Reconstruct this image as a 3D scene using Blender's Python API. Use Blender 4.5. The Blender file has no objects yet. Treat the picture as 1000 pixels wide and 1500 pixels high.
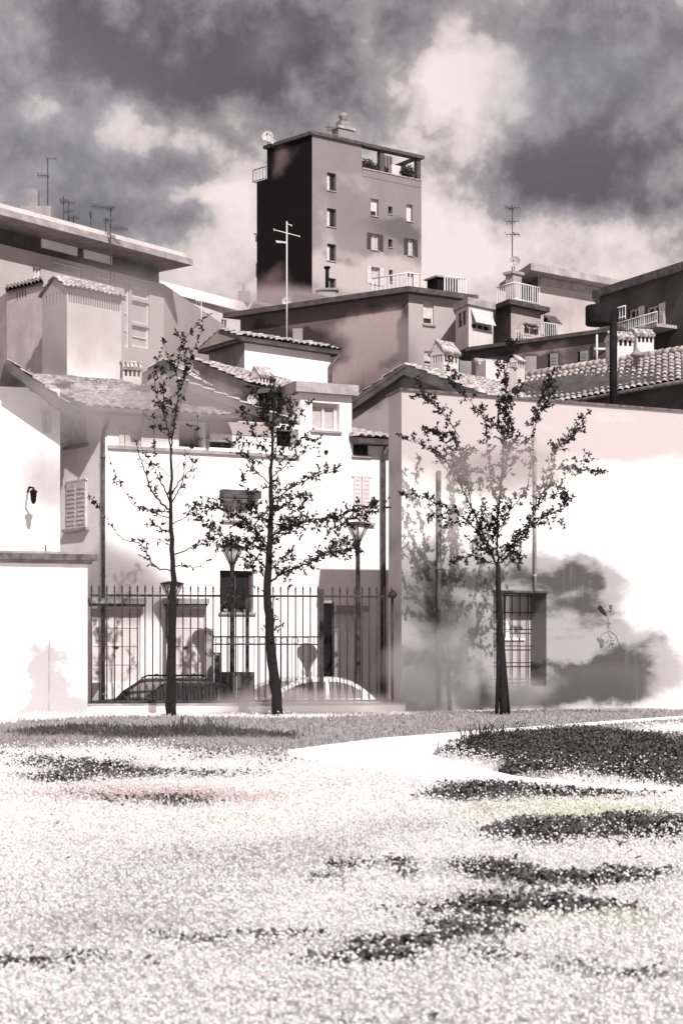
import bpy, bmesh, math, random
import numpy as np
from mathutils import Vector, Matrix
random.seed(7); rng = np.random.default_rng(7)
R = math.radians
scene = bpy.context.scene
# ------------------------------------------------------------------ camera, light, exposure
FPX, EYE, HOR = 2400.0, 1.6, 955.0
cam = bpy.data.cameras.new("camera"); camo = bpy.data.objects.new("camera", cam)
scene.collection.objects.link(camo); scene.camera = camo
camo.location = (0, 0, EYE); camo.rotation_euler = (R(90), 0, 0)
cam.sensor_fit = 'HORIZONTAL'; cam.sensor_width = 24.0; cam.lens = 24.0*FPX/1000
cam.shift_y = (HOR-750)/1000.0
cam.clip_start = 0.2; cam.clip_end = 6000
cam.dof.use_dof = True; cam.dof.focus_distance = 46; cam.dof.aperture_fstop = 4.0
scene.view_settings.view_transform = 'Standard'; scene.view_settings.look = 'None'
scene.view_settings.exposure = 0.6; scene.view_settings.gamma = 1.0
SUN_DIR = Vector((0.29, -0.76, 0.70)).normalized()          # towards the sun
sd = bpy.data.lights.new("sun", 'SUN'); sd.energy = 3.8; sd.angle = R(0.5); sd.color = (1.0, 0.965, 0.94)
so = bpy.data.objects.new("sun", sd); scene.collection.objects.link(so)
so.rotation_euler = SUN_DIR.to_track_quat('Z', 'Y').to_euler(); so.location = (40, -40, 60)
scene.cycles.max_bounces = 6; scene.cycles.transparent_max_bounces = 12
scene.cycles.sample_clamp_indirect = 6
scene.cycles.use_denoising = True

# ------------------------------------------------------------------ node helpers
class NT:
    def __init__(s, tree): s.t = tree
    def n(s, typ, **kw):
        nd = s.t.nodes.new(typ)
        for k, v in kw.items(): setattr(nd, k, v)
        return nd
    def put(s, sock, v):
        if hasattr(v, 'is_output'): s.t.links.new(v, sock)
        elif isinstance(v, (tuple, list)) and len(v) == 3 and sock.type == 'RGBA': sock.default_value = (*v, 1)
        else: sock.default_value = v
    def math(s, op, a, b=None, c=None, clamp=False):
        nd = s.n('ShaderNodeMath', operation=op, use_clamp=clamp)
        s.put(nd.inputs[0], a)
        if b is not None: s.put(nd.inputs[1], b)
        if c is not None: s.put(nd.inputs[2], c)
        return nd.outputs[0]
    def vmath(s, op, a, b=None):
        nd = s.n('ShaderNodeVectorMath', operation=op)
        s.put(nd.inputs[0], a)
        if b is not None: s.put(nd.inputs[1], b)
        return nd.outputs['Value'] if op in ('DOT_PRODUCT', 'LENGTH') else nd.outputs[0]
    def mix(s, f, a, b, blend='MIX'):
        nd = s.n('ShaderNodeMix', data_type='RGBA', blend_type=blend)
        s.put(nd.inputs[0], f); s.put(nd.inputs[6], a); s.put(nd.inputs[7], b)
        return nd.outputs[2]
    def noise(s, vec, scale, detail=5, rough=0.6, dist=0.0, dims='3D'):
        nd = s.n('ShaderNodeTexNoise', noise_dimensions=dims)
        s.put(nd.inputs['Vector'], vec); nd.inputs['Scale'].default_value = scale
        nd.inputs['Detail'].default_value = detail; nd.inputs['Roughness'].default_value = rough
        nd.inputs['Distortion'].default_value = dist
        return nd
    def smooth(s, v, lo, hi, a=0.0, b=1.0):
        nd = s.n('ShaderNodeMapRange', interpolation_type='SMOOTHSTEP')
        s.put(nd.inputs[0], v); nd.inputs[1].default_value = lo; nd.inputs[2].default_value = hi
        nd.inputs[3].default_value = a; nd.inputs[4].default_value = b
        return nd.outputs[0]
    def blobs(s, u, v, bl):
        """sum of soft ellipses: bl = [(uc, vc, ru, rv, w)]"""
        acc = 0.0
        for uc, vc, ru, rv, w in bl:
            a = s.math('MULTIPLY_ADD', u, 1/ru, -uc/ru); b = s.math('MULTIPLY_ADD', v, 1/rv, -vc/rv)
            aa = s.math('MULTIPLY', a, a); q = s.math('MULTIPLY_ADD', b, b, aa)
            g = s.math('POWER', 0.45, q)
            acc = s.math('MULTIPLY_ADD', g, w, acc)
        return acc

def px_dir(px, py):
    return Vector(((px-500)/FPX, 1.0, (HOR-py)/FPX)).normalized()
# ------------------------------------------------------------------ the sky: Nishita behind broken storm cloud
world = bpy.data.worlds.new("World"); scene.world = world; world.use_nodes = True
wt = world.node_tree; wt.nodes.clear(); N = NT(wt)
sky = N.n('ShaderNodeTexSky', sky_type='NISHITA'); sky.sun_disc = False
sky.sun_elevation = math.asin(SUN_DIR.z); sky.sun_rotation = math.atan2(SUN_DIR.x, SUN_DIR.y)
dvec = N.n('ShaderNodeTexCoord').outputs['Generated']
sx = N.n('ShaderNodeSeparateXYZ'); N.put(sx.inputs[0], dvec)
nw = N.noise(dvec, 8, 9, 0.63)
sn = N.n('ShaderNodeSeparateColor'); N.put(sn.inputs[0], nw.outputs['Color'])
U = N.math('MULTIPLY_ADD', N.math('SUBTRACT', sn.outputs[0], 0.5), 0.075, sx.outputs[0])
V = N.math('MULTIPLY_ADD', N.math('SUBTRACT', sn.outputs[1], 0.5), 0.075, sx.outputs[2])
def sb(lst):
    o = []
    for px, py, rx, ry, w in lst:
        d = px_dir(px, py); o.append((d.x, d.z, rx/FPX, ry/FPX, w))
    return o
DARK = sb([(200,95,140,48,.72),(400,125,120,45,.62),(330,30,260,60,.45),(90,230,80,100,.5),(250,232,60,24,.75),(255,300,40,20,.7),
           (140,330,110,34,.5),(850,265,130,50,.85),(760,285,70,40,.6),(900,150,90,50,.35),(930,50,150,60,.45),(560,120,50,60,.35),(640,220,30,50,.25),
           (730,335,30,24,.5),(910,310,70,26,.55),(480,190,50,30,.4),(610,60,50,40,.15)])
LIGHT = sb([(160,160,40,45,.8),(665,160,60,90,.65),(725,95,50,30,.6),(350,260,90,90,.4),(230,175,60,20,.4),(60,150,30,20,.7),(540,100,25,40,.4),(640,110,60,60,.5),(290,265,60,14,.5),
            (300,380,250,90,.5),(800,370,250,60,.6),(580,350,120,150,.3)])
BLUE = sb([(90,230,120,130,.8),(880,110,120,70,1.0),(400,70,30,20,.5),(760,150,40,60,.5)])
fine = N.noise(dvec, 17, 11, 0.61).outputs['Fac']
bil = N.math('ABSOLUTE', N.math('MULTIPLY_ADD', N.noise(dvec, 21, 9, 0.58).outputs['Fac'], 2.0, -1.0))
big = N.noise(dvec, 7, 4, 0.55).outputs['Fac']
vd = N.blobs(U, V, DARK); vl = N.blobs(U, V, LIGHT); vb = N.blobs(U, V, BLUE)
val = N.math('SUBTRACT', vd, vl)
val = N.math('MULTIPLY_ADD', N.math('SUBTRACT', fine, 0.5), 1.9, val)
val = N.math('MULTIPLY_ADD', N.math('SUBTRACT', big, 0.5), 0.8, val)
grain = N.noise(dvec, 48, 8, 0.66).outputs['Fac']
val = N.math('MULTIPLY_ADD', N.math('SUBTRACT', grain, 0.5), 0.75, val)
val = N.math('MULTIPLY_ADD', N.math('SUBTRACT', bil, 0.2), -1.5, val)
up = N.smooth(sx.outputs[2], 0.36, 0.62)                       # cloud darkened overhead, out of view, to cut the ambient light
val = N.math('MULTIPLY_ADD', up, 0.45, val)
cr = N.n('ShaderNodeValToRGB'); N.put(cr.inputs[0], N.math('MULTIPLY_ADD', val, 0.5, 0.5))
els = cr.color_ramp.elements
els[0].position = 0.12; els[0].color = (.66, .565, .54, 1)
els[1].position = 1.0; els[1].color = (.085, .072, .076, 1)
for p, c in ((.38, (.50, .435, .42)), (.50, (.34, .297, .293)), (.56, (.27, .237, .238)), (.72, (.195, .170, .175)), (.86, (.125, .107, .112))):
    e = els.new(p); e.color = (*c, 1)
bl = N.math('MINIMUM', N.math('MULTIPLY', vb, 0.85), 0.85)
ccol = N.mix(bl, cr.outputs[0], N.mix(0.5, cr.outputs[0], (.26, .27, .30)))
zen = N.smooth(sx.outputs[2], 0.38, 0.75, 1.0, 2.6)               # overhead sky brightened, out of view, to fill the shade
zc = N.n('ShaderNodeCombineXYZ'); [N.put(zc.inputs[k], zen) for k in range(3)]
ccol = N.mix(1.0, ccol, zc.outputs[0], 'MULTIPLY')
bgc = N.n('ShaderNodeBackground'); N.put(bgc.inputs[0], ccol); bgc.inputs[1].default_value = 1.0
bgs = N.n('ShaderNodeBackground'); N.put(bgs.inputs[0], sky.outputs[0]); bgs.inputs[1].default_value = 0.05
mx = N.n('ShaderNodeMixShader'); mx.inputs[0].default_value = 0.93
N.put(mx.inputs[1], bgs.outputs[0]); N.put(mx.inputs[2], bgc.outputs[0])
wo = N.n('ShaderNodeOutputWorld'); N.put(wo.inputs[0], mx.outputs[0])

# ------------------------------------------------------------------ geometry helpers
def W(px, py, d):
    return Vector(((px-500)*d/FPX, d, EYE+(HOR-py)*d/FPX))
def G(px, py):
    d = FPX*EYE/(py-HOR); return Vector(((px-500)*d/FPX, d, 0))
def plan(px, d): return Vector(((px-500)*d/FPX, d, 0))
def Z(py, d): return EYE+(HOR-py)*d/FPX

def link(o): scene.collection.objects.link(o); return o
def tag(o, label=None, cat=None, group=None, kind=None):
    if label: o['label'] = label
    if cat: o['category'] = cat
    if group: o['group'] = group
    if kind: o['kind'] = kind
    return o
def root(name, loc, label, cat, group=None):
    o = bpy.data.objects.new(name, None); o.empty_display_size = .3
    link(o); o.location = loc; return tag(o, label, cat, group)
def root_loc(o):
    while o.parent: o = o.parent
    return Vector(o.location)

class MB:
    def __init__(s): s.v = []; s.f = []; s.m = []; s.mats = []; s.cur = 0; s.sm = []; s.smooth = False
    def mat(s, m):
        if m not in s.mats: s.mats.append(m)
        s.cur = s.mats.index(m); return s
    def add(s, vs, fs):
        b = len(s.v); s.v += [tuple(x) for x in vs]
        for f in fs: s.f.append([b+i for i in f]); s.m.append(s.cur); s.sm.append(s.smooth)
        return s
    def quad(s, a, b, c, d): return s.add([a, b, c, d], [(0, 1, 2, 3)])
    def prism(s, pts, vec):
        n = len(pts); vec = Vector(vec); p2 = [Vector(p)+vec for p in pts]
        return s.add(list(pts)+p2, [tuple(range(n-1, -1, -1)), tuple(range(n, 2*n))]+[(i, (i+1) % n, n+(i+1) % n, n+i) for i in range(n)])
    def box(s, c, ax, ay, az):
        """centre and three half-axis vectors"""
        c, ax, ay, az = map(Vector, (c, ax, ay, az))
        v = [c+sx_*ax+sy*ay+sz*az for sz in (-1, 1) for sy in (-1, 1) for sx_ in (-1, 1)]
        return s.add(v, [(0, 2, 3, 1), (4, 5, 7, 6), (0, 1, 5, 4), (2, 6, 7, 3), (0, 4, 6, 2), (1, 3, 7, 5)])
    def abox(s, x0, x1, y0, y1, z0, z1):
        return s.box(((x0+x1)/2, (y0+y1)/2, (z0+z1)/2), ((x1-x0)/2, 0, 0), (0, (y1-y0)/2, 0), (0, 0, (z1-z0)/2))
    def tube(s, pts, r, n=8, caps=True):
        pts = [Vector(p) for p in pts]; rs = r if isinstance(r, (list, tuple)) else [r]*len(pts)
        b = len(s.v); ref = None
        for i, p in enumerate(pts):
            t = (pts[min(i+1, len(pts)-1)]-pts[max(i-1, 0)])
            t = t.normalized() if t.length > 1e-9 else Vector((0, 0, 1))
            if ref is None: ref = Vector((1, 0, 0)) if abs(t.x) < .8 else Vector((0, 1, 0))
            a = (ref-t*ref.dot(t)).normalized(); c = t.cross(a); ref = a
            for k in range(n):
                th = 2*math.pi*k/n; s.v.append(tuple(p+(a*math.cos(th)+c*math.sin(th))*rs[i]))
        for i in range(len(pts)-1):
            for k in range(n):
                s.f.append([b+i*n+k, b+i*n+(k+1) % n, b+(i+1)*n+(k+1) % n, b+(i+1)*n+k]); s.m.append(s.cur); s.sm.append(n > 5)
        if caps:
            s.f.append([b+k for k in range(n-1, -1, -1)]); s.m.append(s.cur); s.sm.append(False)
            s.f.append([b+(len(pts)-1)*n+k for k in range(n)]); s.m.append(s.cur); s.sm.append(False)
        return s
    def lathe(s, c, prof, n=16):
        return s.tube([Vector(c)+Vector((0, 0, z)) for r, z in prof], [max(r, 1e-4) for r, z in prof], n)
    def build(s, name, parent=None, bevel=0):
        me = bpy.data.meshes.new(name)
        off = root_loc(parent) if parent else Vector((0, 0, 0))
        me.from_pydata([tuple(Vector(v)-off) for v in s.v], [], s.f)
        for m in s.mats: me.materials.append(m)
        me.polygons.foreach_set('material_index', s.m); me.polygons.foreach_set('use_smooth', s.sm)
        me.update()
        o = link(bpy.data.objects.new(name, me))
        if parent: o.parent = parent
        if bevel:
            b = o.modifiers.new('bevel', 'BEVEL'); b.width = bevel; b.segments = 2; b.limit_method = 'ANGLE'
        return o
def thing_mesh(mb, name, label, cat, group=None, origin=None, bevel=0):
    """one-mesh thing with its origin at its base"""
    vs = np.array(mb.v); c = Vector(((vs[:, 0].min()+vs[:, 0].max())/2, (vs[:, 1].min()+vs[:, 1].max())/2, vs[:, 2].min()))
    mb.v = [tuple(Vector(v)-c) for v in mb.v]; o = mb.build(name, None, bevel); o.location = c
    return tag(o, label, cat, group)
def copy_tree(o, parent=None):
    c = o.copy(); link(c)
    if parent: c.parent = parent
    for ch in list(o.children): copy_tree(ch, c)
    return c

class Facade:
    """vertical wall plane between two plan points, left to right as the camera sees it"""
    def __init__(s, A, B):
        s.A = Vector((A[0], A[1], 0)); s.B = Vector((B[0], B[1], 0)); e = s.B-s.A; s.L = e.length
        s.d = e.normalized(); s.n = Vector((s.d.y, -s.d.x, 0))
    def uz(s, px, py, t=0):
        k = (px-500)/FPX; A = s.A-s.n*t
        u = (k*A.y-A.x)/(s.d.x-k*s.d.y); Y = A.y+u*s.d.y
        return u, EYE+(HOR-py)*Y/FPX
    def p(s, u, z, out=0.0): return s.A+s.d*u+s.n*out+Vector((0, 0, z))
    def rect(s, x0, y0, x1, y1, t=0):
        u0, z1 = s.uz(x0, y0, t); u1, z0 = s.uz(x1, y1, t)
        xm = (x0+x1)/2; z1 = s.uz(xm, y0, t)[1]; z0 = s.uz(xm, y1, t)[1]
        return (u0, z0, u1, z1)
    def box(s, mb, u0, u1, z0, z1, o0, o1):
        c = s.p((u0+u1)/2, (z0+z1)/2, (o0+o1)/2)
        return mb.box(c, s.d*(u1-u0)/2, s.n*(o1-o0)/2, Vector((0, 0, (z1-z0)/2)))
    def wall(s, mb, u0, u1, z0, z1, holes=(), reveal=.18):
        us = sorted({u0, u1, *[h[0] for h in holes], *[h[2] for h in holes]}); us = [u for u in us if u0-1e-6 <= u <= u1+1e-6]
        zs = sorted({z0, z1, *[h[1] for h in holes], *[h[3] for h in holes]}); zs = [z for z in zs if z0-1e-6 <= z <= z1+1e-6]
        for a, b in zip(us, us[1:]):
            for c, d in zip(zs, zs[1:]):
                um, zm = (a+b)/2, (c+d)/2
                if any(h[0] < um < h[2] and h[1] < zm < h[3] for h in holes): continue
                mb.quad(s.p(a, c), s.p(b, c), s.p(b, d), s.p(a, d))
        for h in holes:
            r = h[4] if len(h) > 4 else reveal
            a, c, b, d = h[:4]
            q = [(a, c), (b, c), (b, d), (a, d)]
            for i in range(4):
                (ua, za), (ub, zb) = q[i], q[(i+1) % 4]
                mb.quad(s.p(ub, zb), s.p(ua, za), s.p(ua, za, -r), s.p(ub, zb, -r))
            mb.quad(s.p(a, c, -r), s.p(b, c, -r), s.p(b, d, -r), s.p(a, d, -r))

# ------------------------------------------------------------------ materials
def principled(name, rough=.8, spec=.3, metal=0):
    m = bpy.data.materials.new(name); m.use_nodes = True; nt = m.node_tree
    b = nt.nodes['Principled BSDF']; b.inputs['Roughness'].default_value = rough
    b.inputs['Specular IOR Level'].default_value = spec; b.inputs['Metallic'].default_value = metal
    return m, NT(nt), b
def simple(name, col, rough=.8, var=.16, scale=3.0, bump=.0, spec=.3, metal=0, streak=0):
    m, n, b = principled(name, rough, spec, metal)
    pos = n.n('ShaderNodeNewGeometry').outputs['Position']
    f = n.noise(pos, scale, 6, .65).outputs['Fac']
    lo = tuple(c*(1-var*1.6) for c in col); hi = tuple(min(1, c*(1+var*.7)) for c in col)
    c = n.mix(n.smooth(f, .3, .7), lo, hi)
    if streak:
        mp = n.n('ShaderNodeMapping'); n.put(mp.inputs[0], pos); mp.inputs['Scale'].default_value = (5, 5, .35)
        f2 = n.noise(mp.outputs[0], 1.3, 5, .6).outputs['Fac']
        c = n.mix(n.smooth(f2, .5, .75, 0, streak), c, tuple(x*.45 for x in col))
    n.put(b.inputs['Base Color'], c)
    if bump:
        bp = n.n('ShaderNodeBump'); bp.inputs['Strength'].default_value = bump; bp.inputs['Distance'].default_value = .03
        n.put(bp.inputs['Height'], n.noise(pos, 18, 6, .7).outputs['Fac']); n.put(b.inputs['Normal'], bp.outputs[0])
    return m
def tinted(name, base, layers, axes, rough=.85, warp=.5, wscale=1.0, fscale=2.5, bump=.25, var=.1, streak=.25, aniso=None):
    """plaster with overlaid cloud haze painted into the colour; axes = (origin, du, dv) of the wall's own plane; layers = [(colour, blobs, lo, hi, amp)]"""
    m, n, b = principled(name, rough, .2)
    pos = n.n('ShaderNodeNewGeometry').outputs['Position']
    o, du, dv = axes
    rel = n.vmath('SUBTRACT', pos, tuple(o))
    nz = n.noise(pos, wscale, 5, .62); s = n.n('ShaderNodeSeparateColor'); n.put(s.inputs[0], nz.outputs['Color'])
    u = n.math('MULTIPLY_ADD', n.math('SUBTRACT', s.outputs[0], .5), warp, n.vmath('DOT_PRODUCT', rel, tuple(du)))
    v = n.math('MULTIPLY_ADD', n.math('SUBTRACT', s.outputs[1], .5), warp, n.vmath('DOT_PRODUCT', rel, tuple(dv)))
    npos = n.vmath('MULTIPLY', pos, aniso) if aniso else pos
    f = n.noise(npos, fscale, 8, .66, .25).outputs['Fac']; fc = n.math('SUBTRACT', f, .5)
    c = n.mix(n.smooth(f, .3, .7), tuple(x*(1-var) for x in base), tuple(min(1, x*(1+var*.5)) for x in base))
    for col, bl, lo, hi, amp in layers:
        val = n.math('MULTIPLY_ADD', fc, amp, n.blobs(u, v, bl))
        c = n.mix(n.smooth(val, lo, hi), c, col)
    if streak:
        mp = n.n('ShaderNodeMapping'); n.put(mp.inputs[0], pos); mp.inputs['Scale'].default_value = (5, 5, .3)
        f2 = n.noise(mp.outputs[0], 1.2, 6, .65).outputs['Fac']
        c = n.mix(n.smooth(f2, .52, .78, 0, streak), c, tuple(x*.5 for x in base))
    n.put(b.inputs['Base Color'], c)
    bp = n.n('ShaderNodeBump'); bp.inputs['Strength'].default_value = bump; bp.inputs['Distance'].default_value = .02
    n.put(bp.inputs['Height'], n.noise(pos, 22, 6, .7).outputs['Fac']); n.put(b.inputs['Normal'], bp.outputs[0])
    return m
def fblobs(F, lst):
    """pixel ellipses seen on a facade turned into ellipses on the wall itself"""
    o = []
    for px, py, rx, ry, w in lst:
        u, z = F.uz(px, py); u1, _ = F.uz(px+rx, py); _, z1 = F.uz(px, py-ry)
        o.append((u, z, abs(u1-u), abs(z1-z), w))
    return o
def faxes(F): return (F.A, F.d, Vector((0, 0, 1)))
UP = Vector((0, 0, 1))
def translucent(m, f, tint=1.0):
    """thin leaves let part of the light through"""
    n = NT(m.node_tree); b = m.node_tree.nodes['Principled BSDF']; out = m.node_tree.nodes['Material Output']
    t = n.n('ShaderNodeBsdfTranslucent'); n.put(t.inputs[0], b.inputs['Base Color'].links[0].from_socket)
    x = n.n('ShaderNodeMixShader'); x.inputs[0].default_value = f; n.put(x.inputs[1], b.outputs[0]); n.put(x.inputs[2], t.outputs[0]); n.put(out.inputs[0], x.outputs[0])
    return m
WHITE = (.80, .745, .74); PINK = (.62, .50, .495); GREY = (.42, .385, .39); MAUVE = (.20, .165, .175); INK = (.022, .018, .020)
M = {}
M['white'] = simple('white plaster', (.60, .54, .53), .85, .08, 1.2, .25, streak=.22)
M['white2'] = simple('bright plaster', (.86, .82, .81), .85, .05, 1.0, .2, streak=.12)
M['pink'] = simple('pinkish plaster', (.40, .335, .33), .85, .14, 1.0, .25, streak=.3)
M['grey'] = simple('grey plaster', (.27, .245, .248), .85, .18, .9, .25, streak=.35)
M['dark'] = simple('dark render', (.10, .083, .088), .85, .3, .5, .25, streak=.4)
M['black'] = simple('black paint', (.013, .0105, .012), .8, .3, 4, spec=.1)
M['iron'] = simple('weathered iron', (.042, .036, .037), .6, .4, 6, .1)
M['rail'] = simple('white painted metal', (.72, .69, .68), .5, .1, 6)
M['frame'] = simple('pale window frame', (.62, .58, .57), .5, .12, 8)
M['wood'] = simple('dark stained wood', (.045, .036, .036), .7, .4, 5, .2)
M['shut_l'] = simple('pale shutter paint', (.60, .55, .54), .6, .15, 5)
M['shut_d'] = simple('dark shutter paint', (.06, .05, .052), .6, .25, 5)
M['concrete'] = simple('concrete', (.33, .305, .305), .85, .25, 2.5, .3, streak=.3)
M['slab'] = simple('roof slab edge', (.36, .32, .318), .8, .2, 2, .2, streak=.3)
M['soffit'] = simple('dark eave boards', (.085, .072, .075), .8, .3, 3, .2)
M['tile'] = simple('pale clay roof tiles', (.50, .455, .447), .85, .45, 5.5, .35)
M['bark'] = simple('dark bark', (.012, .0095, .0095), .9, .45, 12, .6)
M['leaf'] = simple('dark leaves', (.016, .013, .0135), .75, .5, 9)
M['leafpale'] = simple('pale pinkish leaves', (.16, .125, .125), .6, .5, 5)
M['shrub'] = simple('shrub leaves', (.03, .028, .027), .7, .5, 4)
M['dish'] = simple('dish paint', (.50, .46, .46), .5, .15, 4)
M['curtain'] = simple('pale curtain', (.62, .55, .54), .9, .2, 6)
M['gutter'] = simple('weathered gutter zinc', (.12, .10, .105), .5, .4, 5)
def glass(name, col=(.02, .018, .02), rough=.08):
    m, n, b = principled(name, rough, .6); b.inputs['Base Color'].default_value = (*col, 1)
    pos = n.n('ShaderNodeNewGeometry').outputs['Position']
    n.put(b.inputs['Base Color'], n.mix(n.noise(pos, 2.5, 3).outputs['Fac'], tuple(c*.6 for c in col), tuple(c*1.4 for c in col)))
    return m
M['glass'] = glass('dark window glass'); M['glassl'] = glass('bright blinds behind glass', (.42, .38, .375), .15)

# ------------------------------------------------------------------ building parts
def pane_window(F, parent, rect, frame=None, pane=None, reveal=.18, fw=.06, mull=1, shutters=None, sill=True, cross=0, sh_mat=None, sh_w=None):
    u0, z0, u1, z1 = rect[:4]; frame = frame or M['frame']; pane = pane or M['glass']
    mb = MB().mat(frame); o0, o1 = -reveal+.03, -reveal+.09
    F.box(mb, u0, u0+fw, z0, z1, o0, o1); F.box(mb, u1-fw, u1, z0, z1, o0, o1)
    F.box(mb, u0+fw, u1-fw, z0, z0+fw, o0, o1); F.box(mb, u0+fw, u1-fw, z1-fw, z1, o0, o1)
    for k in range(1, mull+1):
        um = u0+(u1-u0)*k/(mull+1); F.box(mb, um-fw*.4, um+fw*.4, z0+fw, z1-fw, o0+.002, o1-.004)
    for k in range(1, cross+1):
        zm = z0+(z1-z0)*k/(cross+1); F.box(mb, u0+fw, u1-fw, zm-fw*.4, zm+fw*.4, o0+.004, o1-.008)
    w = mb.build('window', parent)
    g = MB().mat(pane); F.box(g, u0+.01, u1-.01, z0+.01, z1-.01, -reveal+.012, -reveal+.028); g.build('pane', w)
    if sill:
        s = MB().mat(M['slab']); F.box(s, u0-.06, u1+.06, z0-.07, z0-.003, .004, .09); s.build('sill', w)
    if shutters:
        sw = sh_w or (u1-u0)*.5
        for side in shutters:
            sm = MB().mat(sh_mat or M['shut_d'])
            a, b = (u0-sw, u0-.01) if side < 0 else (u1+.01, u1+sw)
            F.box(sm, a, b, z0, z1, .01, .05)
            k = z0+.08
            while k < z1-.08: F.box(sm, a+.06, b-.06, k, k+.04, .05, .065); k += .11
            sm.build('shutter', w)
    return w
def closed_shutter(F, parent, rect, mat, sill=True):
    u0, z0, u1, z1 = rect; um = (u0+u1)/2
    fr = MB().mat(M['frame']); F.box(fr, u0-.05, u1+.05, z1+.003, z1+.06, .004, .05); w = fr.build('window', parent)
    for a, b in ((u0, um-.012), (um+.012, u1)):
        mb = MB().mat(mat); F.box(mb, a, b, z0, z1, .008, .045)
        k = z0+.1
        while k < z1-.1: F.box(mb, a+.06, b-.06, k, k+.045, .045, .058); k += .13
        mb.build('shutter', w)
    if sill:
        s = MB().mat(M['slab']); F.box(s, u0-.15, u1+.15, z0-.09, z0-.004, .004, .12); s.build('sill', w)
def offset_poly(pts, r):
    n = len(pts); out = []
    c = sum((Vector(p) for p in pts), Vector((0, 0, 0)))/n
    for i in range(n):
        p0, p1, p2 = Vector(pts[i-1]), Vector(pts[i]), Vector(pts[(i+1) % n])
        e1 = (p1-p0).normalized(); e2 = (p2-p1).normalized()
        n1 = Vector((e1.y, -e1.x, 0)); n2 = Vector((e2.y, -e2.x, 0))
        if n1.dot(p1-c) < 0: n1 = -n1
        if n2.dot(p1-c) < 0: n2 = -n2
        b = (n1+n2); b = b/max(.4, b.dot(n1)) ; out.append(p1+b*r)
    return out
def at_z(p, z): return Vector((p[0], p[1], z))
def slab(parent, name, pts, z0, z1, mat, grow=0.0):
    q = offset_poly(pts, grow) if grow else pts
    mb = MB().mat(mat); mb.prism([at_z(p, z0) for p in q], (0, 0, z1-z0)); return mb.build(name, parent)
GZ = -.65
def block(name, label, cat, corners, ztop, mat, holes=None, back=None, zb=GZ, group=None, caps=True):
    """corners = [(px, d)] of the seen front corners, left to right; back = vector to the hidden corners"""
    P = [plan(*c) if not isinstance(c, Vector) else c for c in corners]
    back = back or Vector((0, 6, 0))
    foot = P+[P[-1]+back, P[0]+back] if len(P) == 2 else P+[P[-1]+(P[0]-P[1])]
    c = sum(foot, Vector((0, 0, 0)))/len(foot)
    rt = root(name, (c.x, c.y, zb), label, cat, group)
    mb = MB(); Fs = []
    for i in range(len(P)-1):
        F = Facade(P[i], P[i+1]); Fs.append(F)
        mb.mat(mat[i] if isinstance(mat, (list, tuple)) else mat)
        F.wall(mb, 0, F.L, zb, ztop, (holes or {}).get(i, ()))
    n = len(foot)
    for i in range(len(P)-1, n):
        a, b = foot[i], foot[(i+1) % n]
        mb.quad(at_z(a, zb), at_z(b, zb), at_z(b, ztop), at_z(a, ztop))
    mb.add([at_z(p, ztop-.01) for p in foot], [tuple(range(n))])
    w = mb.build('wall', rt)
    return rt, Fs, foot, w
def tiled(parent, el, er, tr, tl, mat=None, cw=.24, rh=.36, amp=.05, name='roof', thick=.14, under=None):
    """barrel-tiled plane: eave left/right, top right/left corners"""
    el, er, tr, tl = map(Vector, (el, er, tr, tl))
    nrm = (er-el).cross(tl-el).normalized()
    if nrm.z < 0: nrm = -nrm
    L = ((er-el).length+(tr-tl).length)/2; H = ((tl-el).length+(tr-er).length)/2
    nc = max(3, int(L/cw)); nr = max(2, int(H/rh)); SEG = 6
    mb = MB().mat(mat or M['tile'])
    cols = [i/(nc*SEG) for i in range(nc*SEG+1)]
    jit = [random.uniform(-.016, .016) for _ in range(nc+1)]
    def P(u, v, h): return el.lerp(er, u).lerp(tl.lerp(tr, u), v)+nrm*h
    vs = []; fs = []; W_ = len(cols)
    for r in range(nr):
        jr = [random.uniform(-.012, .012) for _ in range(nc+1)]
        for e, (v, lift) in enumerate(((r/nr, .055), ((r+1)/nr, .0))):
            for i, u in enumerate(cols):
                ph = (i % SEG)/SEG; c = i//SEG
                h = amp*abs(math.sin(math.pi*ph))**.8*1.5+lift+jr[c]+jit[c]
                vs.append(P(u, v-(0.02 if e == 0 else 0)*0, h))
        b = 2*r*W_
        for i in range(W_-1): fs.append((b+i, b+i+1, b+W_+i+1, b+W_+i))
        if r:
            pb = (2*r-1)*W_
            for i in range(W_-1): fs.append((pb+i, pb+i+1, b+i+1, b+i))
    mb.add(vs, fs)
    mb.mat(under or M['soffit']); mb.prism([el, er, tr, tl], -nrm*thick)
    # closing tongue under each eave tile
    return mb.build(name, parent)
def railing(parent, a, b, z0, z1, mat, sp=.16, r=.018, name='railing', rails=2):
    a, b = Vector(a), Vector(b); e = (b-a); n = max(2, int(e.length/sp)); mb = MB().mat(mat)
    for k in range(n+1):
        p = a+e*k/n; rr = r*1.5 if k % 8 == 0 else r
        mb.tube([at_z(p, z0), at_z(p, z1)], rr, 5)
    mb.tube([at_z(a, z1), at_z(b, z1)], r*1.6, 6); mb.tube([at_z(a, z0+.1), at_z(b, z0+.1)], r*1.3, 6)
    return mb.build(name, parent)
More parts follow.
